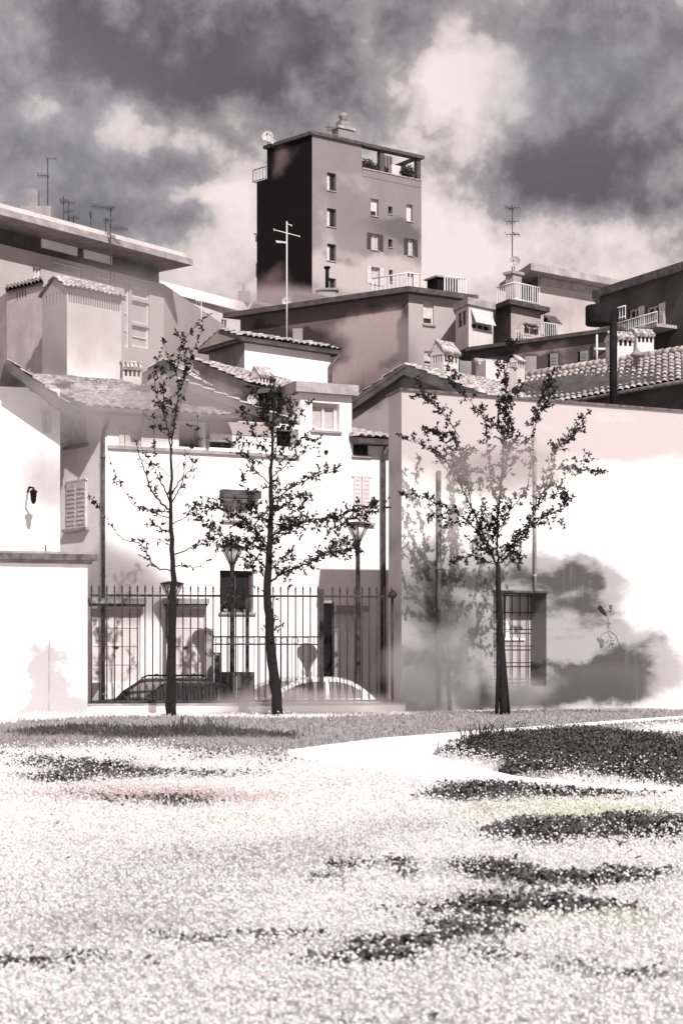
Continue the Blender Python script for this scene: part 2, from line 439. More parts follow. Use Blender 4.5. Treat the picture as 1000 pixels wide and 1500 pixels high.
def tile_chimney(parent, px, py_base, py_top, d, wpx, ang=.6, body=None, name='chimney', cap=.28):
    """stack with a row of smoke slots and a little gabled tile cap"""
    base = W(px, py_base, d); zt = Z(py_top, d); w = wpx*d/FPX/2*.8
    ax = Vector((math.cos(ang), math.sin(ang), 0)); ay = Vector((-math.sin(ang), math.cos(ang), 0))
    h = zt-base.z; hc = h*cap; zs = zt-hc; body = body or M['white']
    mb = MB().mat(body)
    def bx(c, a, b, z0, z1): mb.box(at_z(c, (z0+z1)/2), ax*a, ay*b, UP*(z1-z0)/2)
    sl = h*.24
    bx(base, w, w*.8, base.z-.6, zs-sl)
    mb.mat(M['black']); bx(base, w*.86, w*.68, zs-sl, zs)
    mb.mat(body); n = 4
    for k in range(n+1):
        t = -1+2*k/n
        for sgn in (-1, 1):
            bx(base+ax*(t*w*.92)+ay*(sgn*w*.72), w*.09, w*.085, zs-sl, zs)
            bx(base+ay*(t*w*.62)+ax*(sgn*w*.92), w*.085, w*.07, zs-sl+.002, zs-.002)
    bx(base, w*1.04, w*.84, zs, zs+.05)
    # gable: triangular ends face along ax
    g = 1.0
    A = [base-ay*w*.8, base+ay*w*.8]
    tri = [at_z(base-ax*w*1.0-ay*w*.8, zs+.05), at_z(base-ax*w*1.0+ay*w*.8, zs+.05), at_z(base-ax*w*1.0, zt-.03)]
    mb.prism(tri, ax*w*2.0)
    mb.mat(M['tile'])
    for sgn in (-1, 1):
        n2 = 5
        for k in range(n2):
            t = -1+(2*k+1)/n2
            p0 = at_z(base+ax*(t*w*1.12)+ay*(sgn*w*1.12), zs+.03); p1 = at_z(base+ax*(t*w*1.12), zt+.02)
            mb.tube([p0, p1], w*.2, 6)
    mb.tube([at_z(base-ax*w*1.2, zt+.04), at_z(base+ax*w*1.2, zt+.04)], w*.14, 6)
    return mb.build(name, parent)
def aerial(px, py0, py1, d, booms, label, group='television aerials on the roofs', r=.025, mat=None, rs=.32):
    """booms: (py, half length px, tilt, number of rods, dx)"""
    mat = mat or M['iron']
    base = W(px, py0, d); rt = root('tv_aerial', base, label, 'aerial', group)
    MB().mat(mat).tube([base-UP*.6, W(px, py1, d)], r, 6).build('mast', rt)
    for py, hl, ang, nr_, dx in booms:
        c = W(px, py, d); hl = hl*d/FPX; dirv = Vector((math.cos(ang), .35, math.sin(ang)*.3)).normalized()
        side = Vector((-dirv.y, dirv.x, 0)).normalized()
        mb = MB().mat(mat); c2 = c+dirv*(dx*d/FPX)
        mb.tube([c2-dirv*hl, c2+dirv*hl], r*.7, 5)
        for k in range(nr_):
            p = c2+dirv*hl*(-1+2*k/max(1, nr_-1)); s = rs*(1-.35*k/max(1, nr_-1))
            mb.tube([p-side*s*.4-UP*s*.5, p+side*s*.4+UP*s*.5], r*.45, 4)
        if dx: mb.tube([c, c2], r*.6, 5)
        mb.build('antenna_array', rt)
    return rt
def dish(px, py, d, rpx, facing, label, post_py=None):
    c = W(px, py, d); r = rpx*d/FPX; fz = Vector(facing).normalized()
    ax = fz.cross(UP).normalized(); ay = ax.cross(fz)
    base = W(px, post_py or py+rpx*1.3, d)
    rt = root('satellite_dish', base, label, 'satellite dish', 'satellite dishes on the roofs')
    mb = MB().mat(M['dish']); mb.smooth = True; vs = [c-fz*r*.22]; n = 20
    for k, (q, dz) in enumerate(((.4, -.18), (.75, -.08), (1, 0.05))):
        for i in range(n):
            th = 2*math.pi*i/n; vs.append(c+(ax*math.cos(th)+ay*math.sin(th))*r*q+fz*r*dz)
    fs = [(0, 1+i, 1+(i+1) % n) for i in range(n)]
    for k in range(2):
        for i in range(n): fs.append((1+k*n+i, 1+(k+1)*n+i, 1+(k+1)*n+(i+1) % n, 1+k*n+(i+1) % n))
    b0 = len(vs); vs2 = [v-fz*.03 for v in vs]
    mb.add(vs+vs2, fs+[tuple(b0+j for j in reversed(f)) for f in fs]); mb.build('reflector', rt)
    a = MB().mat(M['iron']); a.tube([c-ay*r*.95, c+fz*r*.9-ay*r*.1], r*.04, 6); a.tube([c+ax*r*.8, c+fz*r*.9-ay*r*.1], r*.025, 5); a.tube([c-ax*r*.8, c+fz*r*.9-ay*r*.1], r*.025, 5)
    a.box(c+fz*r*.9-ay*r*.1, ax*r*.1, ay*r*.1, fz*r*.12); a.build('receiver_arm', rt)
    MB().mat(M['iron']).tube([base-UP*.3, c-fz*r*.28], r*.07, 8).build('mount', rt)
    return rt

# ------------------------------------------------------------------ ground, path, car park
PATH = [(415,1101),(480,1092),(560,1082),(690,1072),(800,1064),(950,1053),(1060,1045),(1060,1049),(950,1057.5),(800,1069),(700,1079),(655,1092),(632,1106),(670,1120),(760,1139),(850,1149),(950,1154),(1060,1158),(1060,1170),(950,1166),(860,1162),(780,1156),(700,1148),(600,1143),(500,1128),(430,1110)]
PATHXY = np.array([G(*p)[:2] for p in PATH])
def inpoly(P, x, y):
    ins = np.zeros(len(x), bool); n = len(P)
    for i in range(n):
        x0, y0 = P[i]; x1, y1 = P[(i+1) % n]
        c = ((y0 > y) != (y1 > y)) & (x < (x1-x0)*(y-y0)/((y1-y0) or 1e-9)+x0); ins ^= c
    return ins
def gblobs(lst):
    o = []
    for px, py, rx, ry, w in lst:
        g = G(px, py); g2 = G(px, py-ry); o.append((g.x, g.y, rx*g.y/FPX, abs(g2.y-g.y), w))
    return o
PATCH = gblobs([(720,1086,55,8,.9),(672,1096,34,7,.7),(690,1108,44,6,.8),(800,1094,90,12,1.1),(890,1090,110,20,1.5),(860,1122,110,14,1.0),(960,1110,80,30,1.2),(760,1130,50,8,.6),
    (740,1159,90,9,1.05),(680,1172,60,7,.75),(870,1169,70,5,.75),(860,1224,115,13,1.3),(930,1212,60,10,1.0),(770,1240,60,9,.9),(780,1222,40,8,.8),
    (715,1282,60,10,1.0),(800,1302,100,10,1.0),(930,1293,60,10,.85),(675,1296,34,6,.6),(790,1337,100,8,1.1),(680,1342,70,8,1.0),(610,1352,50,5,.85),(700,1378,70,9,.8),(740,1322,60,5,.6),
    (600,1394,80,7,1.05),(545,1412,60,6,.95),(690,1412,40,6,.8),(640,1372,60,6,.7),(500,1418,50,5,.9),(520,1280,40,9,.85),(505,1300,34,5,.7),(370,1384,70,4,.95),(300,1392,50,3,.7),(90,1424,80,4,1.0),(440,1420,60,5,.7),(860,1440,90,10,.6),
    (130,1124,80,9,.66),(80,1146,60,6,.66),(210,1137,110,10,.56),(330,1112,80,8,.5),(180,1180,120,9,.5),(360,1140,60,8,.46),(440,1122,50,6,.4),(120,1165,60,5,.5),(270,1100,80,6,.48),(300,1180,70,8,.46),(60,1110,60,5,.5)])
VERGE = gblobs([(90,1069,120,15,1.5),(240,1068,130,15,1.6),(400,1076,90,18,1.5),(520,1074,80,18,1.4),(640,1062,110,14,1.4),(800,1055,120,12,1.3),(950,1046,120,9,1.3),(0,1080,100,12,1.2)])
PINKB = gblobs([(170,1165,160,14,.9),(330,1178,120,12,.7),(860,1246,120,10,.9),(700,1190,80,8,.6),(700,1100,50,8,.9),(620,1330,120,14,.6),(420,1395,120,12,.6)])
GREYB = gblobs([(280,1290,260,46,.8),(130,1375,160,36,.7),(600,1218,110,18,.9),(480,1150,120,12,.6),(880,1350,120,20,.5),(420,1250,160,20,.6),(60,1240,80,20,.5)])
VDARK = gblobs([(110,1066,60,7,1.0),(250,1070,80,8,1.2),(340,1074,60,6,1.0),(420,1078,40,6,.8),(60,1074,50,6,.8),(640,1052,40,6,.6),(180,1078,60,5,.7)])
GREENB = gblobs([(840,1190,160,16,.8),(640,1200,60,10,.4),(830,1192,140,10,1),(300,1212,220,9,.9),(760,1355,130,16,.8),(900,1370,100,20,.7),(480,1195,80,6,.6)])
GAX = (Vector((0, 0, 0)), Vector((1, 0, 0)), Vector((0, 1, 0)))
def ground_mat(name, base, dark, k=1.0, rough=.9):
    return tinted(name, base, [((.70, .715, .62), GREENB, .45, 1.0, 1.2), ((.60, .50, .49), PINKB, .35, 1.0, 1.1), ((.60, .58, .585), GREYB, .3, 1.1, 1.2), ((.36*k, .335*k, .342*k), VERGE, .42, .7, .6), ((.10, .085, .09), VDARK, .45, .9, 1.0), (dark, PATCH, .40, .72, 1.1)],
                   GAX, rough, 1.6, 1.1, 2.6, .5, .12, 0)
def sheet(name, pts, z, mat):
    mb = MB().mat(mat); mb.add([(p[0], p[1], z) for p in pts], [tuple(range(len(pts)))]); o = mb.build(name)
    bm = bmesh.new(); bm.from_mesh(o.data); bmesh.ops.triangulate(bm, faces=bm.faces); 
    for f in bm.faces:
        if f.normal.z < 0: f.normal_flip()
    bm.to_mesh(o.data); bm.free(); return tag(o, kind='structure')
FA, FB = plan(100, 42.6), plan(577, 43.7)                     # fence line
NA, NB = plan(588, 43.8), plan(1010, 47.9)                    # big wall
NB = NA+(NB-NA)*1.35; ndir = (NB-NA).normalized(); fdir = (FB-FA).normalized()
edge = [FA-fdir*60, FA, FB, NA, NA+ndir*60]
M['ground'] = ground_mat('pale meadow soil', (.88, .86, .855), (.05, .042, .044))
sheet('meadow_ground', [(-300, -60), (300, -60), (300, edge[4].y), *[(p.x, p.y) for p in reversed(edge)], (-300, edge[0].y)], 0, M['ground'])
M['path'] = simple('pale gravel path', (.90, .885, .88), .9, .04, 9, .4)
sheet('gravel_path', PATHXY, .012, M['path'])
M['asphalt'] = simple('worn pale asphalt', (.30, .28, .28), .9, .25, 2, .3)
sheet('car_park', [(-3000, 40), (3000, 40), (3000, 5000), (-3000, 5000)], GZ, M['asphalt'])

# meadow: blades, white flower heads and dark ground cover, each as one uncountable mass
def blobval(bl, x, y):
    a = np.zeros(len(x))
    for uc, vc, ru, rv, w in bl: a += w*.45**(((x-uc)/ru)**2+((y-vc)/rv)**2)
    return a
def scatter(n, dmin, dmax, pw=1.0, spread=1.5):
    n = int(n*1.35)
    t = rng.random(n); 
    d = dmin*(dmax/dmin)**t if pw == 1.0 else (dmin**(1-pw)+t*(dmax**(1-pw)-dmin**(1-pw)))**(1/(1-pw))
    x = (rng.random(n)-.5)*2*(.21*d*spread+2.2); return x, d
def fence_y(x):
    y = np.where(x < NA.x, FA.y+(x-FA.x)*fdir.y/fdir.x, NA.y+(x-NA.x)*ndir.y/ndir.x); return y-.35
def keep(x, y): return (~inpoly(PATHXY, x, y)) & (y < fence_y(x))
def mass(name, verts, faces, mat, kind='stuff', label=None, cat=None):
    me = bpy.data.meshes.new(name); nv, nf, k = len(verts), len(faces), faces.shape[1]
    me.vertices.add(nv); me.vertices.foreach_set('co', verts.astype(np.float32).ravel())
    me.loops.add(nf*k); me.loops.foreach_set('vertex_index', faces.astype(np.int32).ravel())
    me.polygons.add(nf); me.polygons.foreach_set('loop_start', np.arange(0, nf*k, k, dtype=np.int32))
    me.update(calc_edges=True); me.validate(); me.materials.append(mat)
    o = link(bpy.data.objects.new(name, me)); return tag(o, label, cat, None, kind)
def blades(n, hmin, hmax, w, dmin, dmax, cond=None, pw=1.0):
    x, y = scatter(n, dmin, dmax, pw); k = keep(x, y)
    if cond is not None: k &= cond(x, y)
    x, y = x[k], y[k]; n = len(x); h = hmin+(hmax-hmin)*rng.random(n)
    a = rng.random(n)*2*np.pi; lean = rng.normal(0, .45, (n, 2))*h[:, None]; ww = w*(.7+.8*rng.random(n))*np.clip(y/16, .8, 2.2)
    b0 = np.stack([x-np.cos(a)*ww, y-np.sin(a)*ww, np.zeros(n)], 1); b1 = np.stack([x+np.cos(a)*ww, y+np.sin(a)*ww, np.zeros(n)], 1)
    mid0 = np.stack([x-np.cos(a)*ww*.8+lean[:, 0]*.4, y-np.sin(a)*ww*.8+lean[:, 1]*.4, h*.6], 1); mid1 = np.stack([x+np.cos(a)*ww*.8+lean[:, 0]*.4, y+np.sin(a)*ww*.8+lean[:, 1]*.4, h*.6], 1)
    tip = np.stack([x+lean[:, 0], y+lean[:, 1], h], 1)
    v = np.stack([b0, b1, mid0, mid1, tip], 1).reshape(-1, 3); o = (np.arange(n)*5)[:, None]
    f = np.concatenate([o+np.array([[0, 1, 3]]), o+np.array([[0, 3, 2]]), o+np.array([[2, 3, 4]])], 0)
    return v, f
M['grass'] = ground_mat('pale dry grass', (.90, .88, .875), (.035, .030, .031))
def vfbm(x, y, sc):
    tot = np.zeros(len(x)); a = .5
    for o in range(4):
        g = np.random.default_rng(40+o).random((64, 64)); fx, fy = x*sc, y*sc; ix, iy = np.floor(fx).astype(int), np.floor(fy).astype(int); tx, ty = fx-ix, fy-iy
        tx, ty = tx*tx*(3-2*tx), ty*ty*(3-2*ty); q = lambda i, j: g[(ix+i) % 64, (iy+j) % 64]
        tot += a*((q(0, 0)*(1-tx)+q(1, 0)*tx)*(1-ty)+(q(0, 1)*(1-tx)+q(1, 1)*tx)*ty); a *= .5; sc *= 2.1
    return tot/.9375
def pv(x, y):
    wx = (vfbm(x+9, y, .45)-.5)*1.8; wy = (vfbm(x, y+31, .45)-.5)*2.2*np.clip(y/30, .12, 1)
    return blobval(PATCH, x+wx, y+wy)+(vfbm(x, y*.7, 1.1)-.5)*.75
translucent(M['grass'], .4)
v, f = blades(130000, .025, .085, .006, 6.3, 45)
mass('meadow_grass', v, f, M['grass'], label='pale meadow grass covering the open foreground', cat='grass')
def leaves_mass(n, size, dmin, dmax, cond, hmax):
    x, y = scatter(n, dmin, dmax, 1.15); k = keep(x, y) & cond(x, y); x, y = x[k], y[k]; n = len(x)
    z = hmax*(.15+.85*rng.random(n)); s = size*(.6+.8*rng.random(n))
    q = rng.normal(0, 1, (n, 3)); q[:, 2] = np.abs(q[:, 2])+.6; q /= np.linalg.norm(q, axis=1)[:, None]
    t = np.cross(q, rng.normal(0, 1, (n, 3))); t /= np.linalg.norm(t, axis=1)[:, None]; b = np.cross(q, t)
    c = np.stack([x, y, z], 1)
    v = np.stack([c-t*s[:, None], c+b*s[:, None]*.55, c+t*s[:, None], c-b*s[:, None]*.55], 1).reshape(-1, 3)
    return v, (np.arange(n)*4)[:, None]+np.array([[0, 1, 2, 3]])
tx, ty = scatter(1500, 6.5, 40, 1.0); kk = keep(tx, ty) & (blobval(VERGE, tx, ty) < .5); tx, ty = tx[kk], ty[kk]
vs_, fs_ = [], []; base_ = 0
for cx_, cy_ in zip(tx, ty):
    m_ = rng.integers(14, 30); rad = rng.uniform(.02, .09); hh = rng.uniform(.07, .17)
    for _ in range(m_):
        x_, y_ = cx_+rng.normal(0, rad), cy_+rng.normal(0, rad); a = rng.random()*6.28; w_ = .004*max(.9, cy_/16); h_ = hh*rng.uniform(.5, 1); lx, ly = rng.normal(0, .4)*h_+(x_-cx_)*.8, rng.normal(0, .4)*h_+(y_-cy_)*.8
        ca_, sa_ = math.cos(a)*w_, math.sin(a)*w_
        vs_ += [(x_-ca_, y_-sa_, 0), (x_+ca_, y_+sa_, 0), (x_+ca_*.8+lx*.4, y_+sa_*.8+ly*.4, h_*.6), (x_-ca_*.8+lx*.4, y_-sa_*.8+ly*.4, h_*.6), (x_+lx, y_+ly, h_)]
        fs_ += [(base_, base_+1, base_+2), (base_, base_+2, base_+3), (base_+3, base_+2, base_+4)]; base_ += 5
mass('grass_tufts', np.array(vs_), np.array(fs_), M['grass'], label='pale tufts of longer grass standing in the meadow', cat='grass')
M['cover'] = simple('dark clover leaves', (.10, .088, .089), .75, .58, 22)
vnoise = lambda x: rng.normal(0, .17, len(x))
v, f = leaves_mass(420000, .026, 6.3, 45, lambda x, y: pv(x, y)+vnoise(x) > .60, .095)
mass('clover_cover', v, f, M['cover'], label='dark clover patches scattered over the pale meadow', cat='ground cover')
M['pale_leaf'] = ground_mat('pale clover leaves', (.76, .745, .743), (.06, .052, .053))
translucent(M['pale_leaf'], .45)
v, f = leaves_mass(260000, .019, 6.3, 40, lambda x, y: (pv(x, y)+vnoise(x) < .5) & (blobval(VERGE, x, y) < .6), .09)
mass('pale_clover', v, f, M['pale_leaf'], label='pale grey clover leaves between the meadow grass', cat='ground cover')
def flowers(n, r0, r1):
    x, y = scatter(n, 6.3, 40, 1.1); p = pv(x, y); k = keep(x, y) & ((p+rng.normal(0, .25, len(x)) < .42) | ((rng.random(len(x)) < .13) & (y < 24))) & (blobval(VERGE, x, y) < .6)
    x, y = x[k], y[k]; n = len(x); z = .05+.11*rng.random(n); kf = vfbm(x, y, .9)*1.5+rng.random(n)*.6 > .92; x, y, z = x[kf], y[kf], z[kf]; n = len(x); r = (r0+(r1-r0)*rng.random(n))*np.clip(y/18, .9, 1.7)
    c = np.stack([x, y, z], 1); D = np.array([[1, 0, 0], [-1, 0, 0], [0, 1, 0], [0, -1, 0], [0, 0, .8], [0, 0, -.8]])
    v = (c[:, None, :]+D[None]*r[:, None, None]).reshape(-1, 3)
    T = np.array([[0, 2, 4], [2, 1, 4], [1, 3, 4], [3, 0, 4], [2, 0, 5], [1, 2, 5], [3, 1, 5], [0, 3, 5]])
    return v, (np.arange(n)*6)[:, None, None].repeat(8, 1).reshape(-1, 1)+np.tile(T, (n, 1))
M['flower'] = simple('white clover flowers', (.93, .92, .915), .9, .05, 4)
translucent(M['flower'], .4)
v, f = flowers(90000, .0075, .015)
mass('white_flowers', v, f, M['flower'], label='small white flowers dotted over the meadow', cat='flowers')
# a few taller stems on the tip of the island
v, f = blades(9000, .12, .4, .006, 24, 42, lambda x, y: (blobval(gblobs([(690,1082,70,9,1),(300,1072,60,7,.7),(640,1108,30,8,.6)]), x, y)+vnoise(x) > .5))
mass('tall_grass', v, f, M['grass'], label='tall grass stems along the far edge of the meadow', cat='grass')

# ------------------------------------------------------------------ the tall tower block
TC, TR, TL, TLU = plan(457, 140), plan(617, 146.8), plan(376, 144.8), plan(391, 143.9)
FR = Facade(TC, TR); FL = Facade(TL, TC)
zT, zM = Z(197, 140), Z(275, 146.8)
M['tower_r'] = tinted('grey plaster of the tower', (.21, .185, .187), [
    ((.40, .345, .34), fblobs(FR, [(480,330,20,40,.5),(540,300,25,30,.5),(520,400,60,20,1.0),(590,400,60,25,1.1),(470,410,30,30,.7),(600,250,30,20,.4),(575,440,60,25,1.0),(500,260,30,20,.5)]), .3, 1.0, 1.3),
    ((.115, .10, .103), fblobs(FR, [(560,340,60,18,.8),(500,380,40,12,.6),(600,345,30,20,.6),(530,210,40,20,.4),(490,285,30,18,.5)]), .35, 1.0, 1.4)],
    faxes(FR), warp=5, wscale=.12, fscale=.25, streak=.25)
M['tower_l'] = tinted('tower side plaster with shade in its colour', (.012, .0095, .011), [  # side face coloured near black, its shade put into the plaster
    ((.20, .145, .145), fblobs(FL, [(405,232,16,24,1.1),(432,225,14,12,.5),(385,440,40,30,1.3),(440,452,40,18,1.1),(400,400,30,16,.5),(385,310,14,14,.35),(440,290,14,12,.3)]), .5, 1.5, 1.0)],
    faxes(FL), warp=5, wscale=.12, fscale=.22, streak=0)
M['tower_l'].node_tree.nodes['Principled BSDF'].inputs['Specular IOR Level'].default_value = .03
rt = root('tower_block', at_z((TC+TR)/2, GZ), 'tall grey tower block with its shaded side coloured black and an open roof terrace', 'tower')
lw = [(479,253,492,279),(479,305,492,332),(479,357,492,382),(479,407,492,432)]
rw = [(543,291,554,316),(595,299,604,324)]; sw_ = [(568.5,302,574.5,313),(568.5,350,574.5,362),(569.5,395,575,413)]
mw = [(543,342,555,366),(597,349.5,606,374)]; bw = [(543,391,556,416),(596,400,606,424)]
holes = [FR.rect(*q)+(.35,) for q in lw+rw+sw_+mw+bw]
mb = MB().mat(M['tower_r']); FR.wall(mb, 0, FR.L, GZ, zM, holes, .35)
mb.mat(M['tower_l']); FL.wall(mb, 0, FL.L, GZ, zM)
bk = TL-TC
q = [TC, TR, TR+bk, TL]
for a, b in ((TR, TR+bk), (TR+bk, TL)): mb.quad(at_z(a, GZ), at_z(b, GZ), at_z(b, zM), at_z(a, zM))
mb.add([at_z(p, zM-.02) for p in q], [(0, 1, 2, 3)])
uP = FR.uz(530, 240)[0]
FU = Facade(TLU, TC); pu = [TLU, TC, TC+FR.d*uP, TLU+FR.d*uP]
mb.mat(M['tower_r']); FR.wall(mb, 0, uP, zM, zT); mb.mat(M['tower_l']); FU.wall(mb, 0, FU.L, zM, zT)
mb.quad(at_z(pu[2], zM), at_z(pu[3], zM), at_z(pu[3], zT), at_z(pu[2], zT)); mb.quad(at_z(pu[3], zM), at_z(pu[0], zM), at_z(pu[0], zT), at_z(pu[3], zT))
mb.build('wall', rt)
roof = slab(rt, 'roof', pu, zT, zT+.28, M['soffit'], .22)
for qd in lw:
    w = pane_window(FR, rt, FR.rect(*qd), M['shut_d'], M['glass'], .35, .09, 1)
    u0, z0, u1, z1 = FR.rect(*qd); c = MB().mat(M['curtain']); F_ = FR
    FR.box(c, u0+.12, u0+(u1-u0)*.48, z0+.12, z1-.12, -.3, -.28); c.build('curtain', w)
for i, qd in enumerate(rw):
    w = pane_window(FR, rt, FR.rect(*qd), M['frame'], M['glass'], .35, .1, 0)
    u0, z0, u1, z1 = FR.rect(*qd); bl_ = MB().mat(M['curtain']); FR.box(bl_, u0+.1, u1-.1, z0+(z1-z0)*(.32 if i == 0 else .05), z1-.1, -.3, -.27); bl_.build('blind', w)
for qd in sw_: pane_window(FR, rt, FR.rect(*qd), M['shut_d'], M['glass'], .35, .06, 0)
for qd in mw:
    w = pane_window(FR, rt, FR.rect(*qd), M['frame'], M['glassl'], .35, .08, 1, (-1, 1), sh_mat=M['shut_d'], sh_w=.42)
for qd in bw: pane_window(FR, rt, FR.rect(*qd), M['frame'], M['glassl'], .35, .08, 1, (-1, 1), sh_mat=M['shut_l'], sh_w=.4)
# roof terrace: parapet, posts and beams
mb = MB().mat(M['tower_r']); t0 = uP
FR.box(mb, t0+.01, FR.L-.02, zM, zM+.62, -.22, .03); mb.mat(M['slab']); FR.box(mb, t0+.01, FR.L+.03, zM+.62, zM+.72, -.28, .1); mb.build('parapet', rt)
post = lambda u0, u1, o0, o1: FR.box(MB().mat(M['soffit']), u0, u1, zM+.72, zT-.02, o0, o1).build('terrace_post', rt)
up = FR.uz(560, 250)[0]; post(up-.22, up+.22, -.5, -.05); post(FR.L-.45, FR.L-.03, -.5, -.05)
post(FR.L-.5, FR.L-.1, -4.6, -4.2); post(up-.2, up+.2, -5.2, -4.8)
mb = MB().mat(M['soffit']); FR.box(mb, t0+.02, FR.L+.2, zT-.02, zT+.26, -.55, .2)
FR.box(mb, t0+.02, FR.L+.1, zT-.08, zT+.2, -5.3, -4.9); FR.box(mb, FR.L-.5, FR.L-.1, zT-.02, zT+.2, -4.9, -.55); mb.build('terrace_beam', rt)
mb = MB().mat(M['dark']); FR.box(mb, t0+.01, t0+4.2, zM, zM+1.9, -6.6, -6.4); mb.build('terrace_screen', rt)
railing(rt, FR.p(t0+.1, 0, .0), FR.p(up-.3, 0, .0), zM+.72, zM+1.3, M['iron'], .3, .02, 'terrace_railing')
lwt = MB().mat(M['iron'])
railing(rt, TL+bk*.12+(TC-TL)*.05, TL+(TC-TL)*.17, zM, zM+1.1, M['iron'], .35, .025, 'side_railing')
for args in ((-.25, .05, zM-.06, zM+.04, -.6, .12), (-.28, .02, Z(343, 144.8), Z(341, 144.8), -.5, .15), (-.4, .0, Z(352, 144.8), Z(342, 144.8)-.1, -1.5, -.2), (-.35, .0, Z(404, 144.8), Z(384, 144.8), -1.5, -.2)):
    mb = MB().mat(M['slab']); FL.box(mb, *args); mb.build('ledge', rt)
cz = roof
mb = MB().mat(M['grey']); u, z = FR.uz(515, 205); c = FR.p(u, 0, -1.3)
mb.box(at_z(c, zT+.8), FR.d*.85, FR.n*.5, UP*.6); mb.box(at_z(c, zT+.45), FR.d*1.15, FR.n*.65, UP*.18); mb.mat(M['slab']); mb.box(at_z(c, zT+1.55), FR.d*.95, FR.n*.62, UP*.12)
mb.mat(M['grey']); mb.box(at_z(c, zT+1.9), FR.d*.5, FR.n*.4, UP*.3); mb.lathe(at_z(c, zT+2.2), [(.35, 0), (.3, .35), (.42, .45), (.3, .75), (.05, .85)], 10); mb.build('chimney', roof)
def leaf_clump(mb, c, r, n, s):
    for _ in range(n):
        v = Vector((random.gauss(0, 1), random.gauss(0, 1), random.gauss(0, 1))).normalized()*r*random.random()**.5
        p = Vector(c)+Vector((v.x, v.y, v.z*.85)); a = Vector((random.gauss(0, 1), random.gauss(0, 1), random.gauss(0, 1))).normalized(); b = a.orthogonal().normalized()
        k = s*random.uniform(.6, 1.4); mb.add([p-a*k, p+b*k*.5, p+a*k, p-b*k*.5], [(0, 1, 2, 3)])
def potted(c, r, n, s, label, group=None, pot=.35):
    rt_ = root('potted_plant', c, label, 'potted plant', group)
    MB().mat(M['concrete']).lathe(c, [(pot*.7, 0), (pot, pot*1.3), (pot*.85, pot*1.3), (pot*.8, pot*1.2)], 12).build('pot', rt_)
    m_ = MB().mat(M['shrub']); leaf_clump(m_, Vector(c)+UP*(pot*1.3+r*.75), r, n, s); 
    m_.mat(M['bark']); m_.tube([Vector(c)+UP*pot, Vector(c)+UP*(pot*1.3+r)], .03, 5); m_.build('foliage', rt_)
def tp(px, out): u = FR.uz(px, 262)[0]; return FR.p(u, zM, out)
potted(tp(545, -1.0), .95, 420, .16, 'bushy shrub on the tower terrace left of its middle post', 'shrubs on the tower terrace')
potted(tp(567, -1.4), .9, 420, .16, 'bushy shrub on the tower terrace just right of its middle post', 'shrubs on the tower terrace')
potted(tp(600, -.6), 1.0, 620, .15, 'dense round shrub in the right corner of the tower terrace', 'shrubs on the tower terrace')
mb = MB().mat(M['white']); u = FR.uz(584, 262)[0]; FR.box(mb, u-.5, u+.5, zM+.01, zM+1.7, -.9, -.35); thing_mesh(mb, 'terrace_cabinet', 'white box cabinet among the shrubs on the tower terrace', 'cabinet', bevel=.02)
mb = MB().mat(M['dark'])
for k in range(4):
    u = FR.uz(576+k*4.6, 262)[0]; mb.tube([FR.p(u, zM, -1.8), FR.p(u, zM+2.9, -1.8)], .13, 7)
u0, u1 = FR.uz(573, 262)[0], FR.uz(593, 262)[0]; FR.box(mb, u0, u1, zM, zM+.4, -1.95, -1.65)
thing_mesh(mb, 'flue_stack', 'row of four dark flue pipes rising behind the white terrace cabinet', 'flue pipes')
dish(392, 199, 143.2, 8.5, (-.1, -1, .15), 'large wire satellite dish on the left corner of the tower roof', 212)
dish(400, 207, 143.0, 4, (.3, -1, .2), 'small satellite dish beside the large one on the tower roof', 213)
aerial(481, 202, 180, 141, [(186, 4, .3, 5, 0), (190, 2.5, -.3, 3, 0)], 'thin short aerial on the tower roof left of its chimney')

# ------------------------------------------------------------------ houses of the middle distance
def roof_line(parent, corners, z, grow, th, mat, back=None, name='roof'):
    P = [plan(*c) for c in corners]; back = back or Vector((0, 6, 0))
    foot = P+[P[-1]+back, P[0]+back] if len(P) == 2 else P+[P[-1]+(P[0]-P[1])]
    return slab(parent, name, foot, z, z+th, mat, grow)

# dusky block below the tower
FBl = Facade(plan(352, 72.9), plan(598, 68))
M['dusk'] = tinted('shaded side plaster', (.135, .108, .11), [  # left face in shade, darkness painted into its base colour
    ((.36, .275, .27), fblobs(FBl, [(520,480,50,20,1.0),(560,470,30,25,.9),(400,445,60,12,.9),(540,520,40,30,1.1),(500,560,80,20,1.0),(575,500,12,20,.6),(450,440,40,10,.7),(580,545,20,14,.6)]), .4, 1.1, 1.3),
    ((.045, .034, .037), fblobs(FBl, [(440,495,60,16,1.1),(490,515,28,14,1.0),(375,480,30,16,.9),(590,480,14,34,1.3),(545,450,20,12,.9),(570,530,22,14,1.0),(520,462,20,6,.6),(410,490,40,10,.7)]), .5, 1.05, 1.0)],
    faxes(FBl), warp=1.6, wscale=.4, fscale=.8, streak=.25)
M['lightb'] = tinted('light cloudy plaster', (.38, .335, .328), [((.24, .208, .21), [(.3, 11.5, .4, 2.2, 1.0), (1.2, 9, .9, 1.0, .5)], .4, 1.1, 1.4)], faxes(FBl), warp=1, fscale=.7)
cb = [(352, 72.9), (598, 68), (673, 69.3)]
FB2 = Facade(plan(598, 68), plan(673, 69.3))
zB = Z(430, 68)
hb = [FB2.rect(620, 441, 635, 475), FB2.rect(621, 514, 634, 534)]
hl = [FBl.rect(545, 462, 562, 474)]
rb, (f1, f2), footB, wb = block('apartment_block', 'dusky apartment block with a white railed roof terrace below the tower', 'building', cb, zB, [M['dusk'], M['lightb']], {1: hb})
rfB = roof_line(rb, cb, zB, .42, .22, M['soffit'])
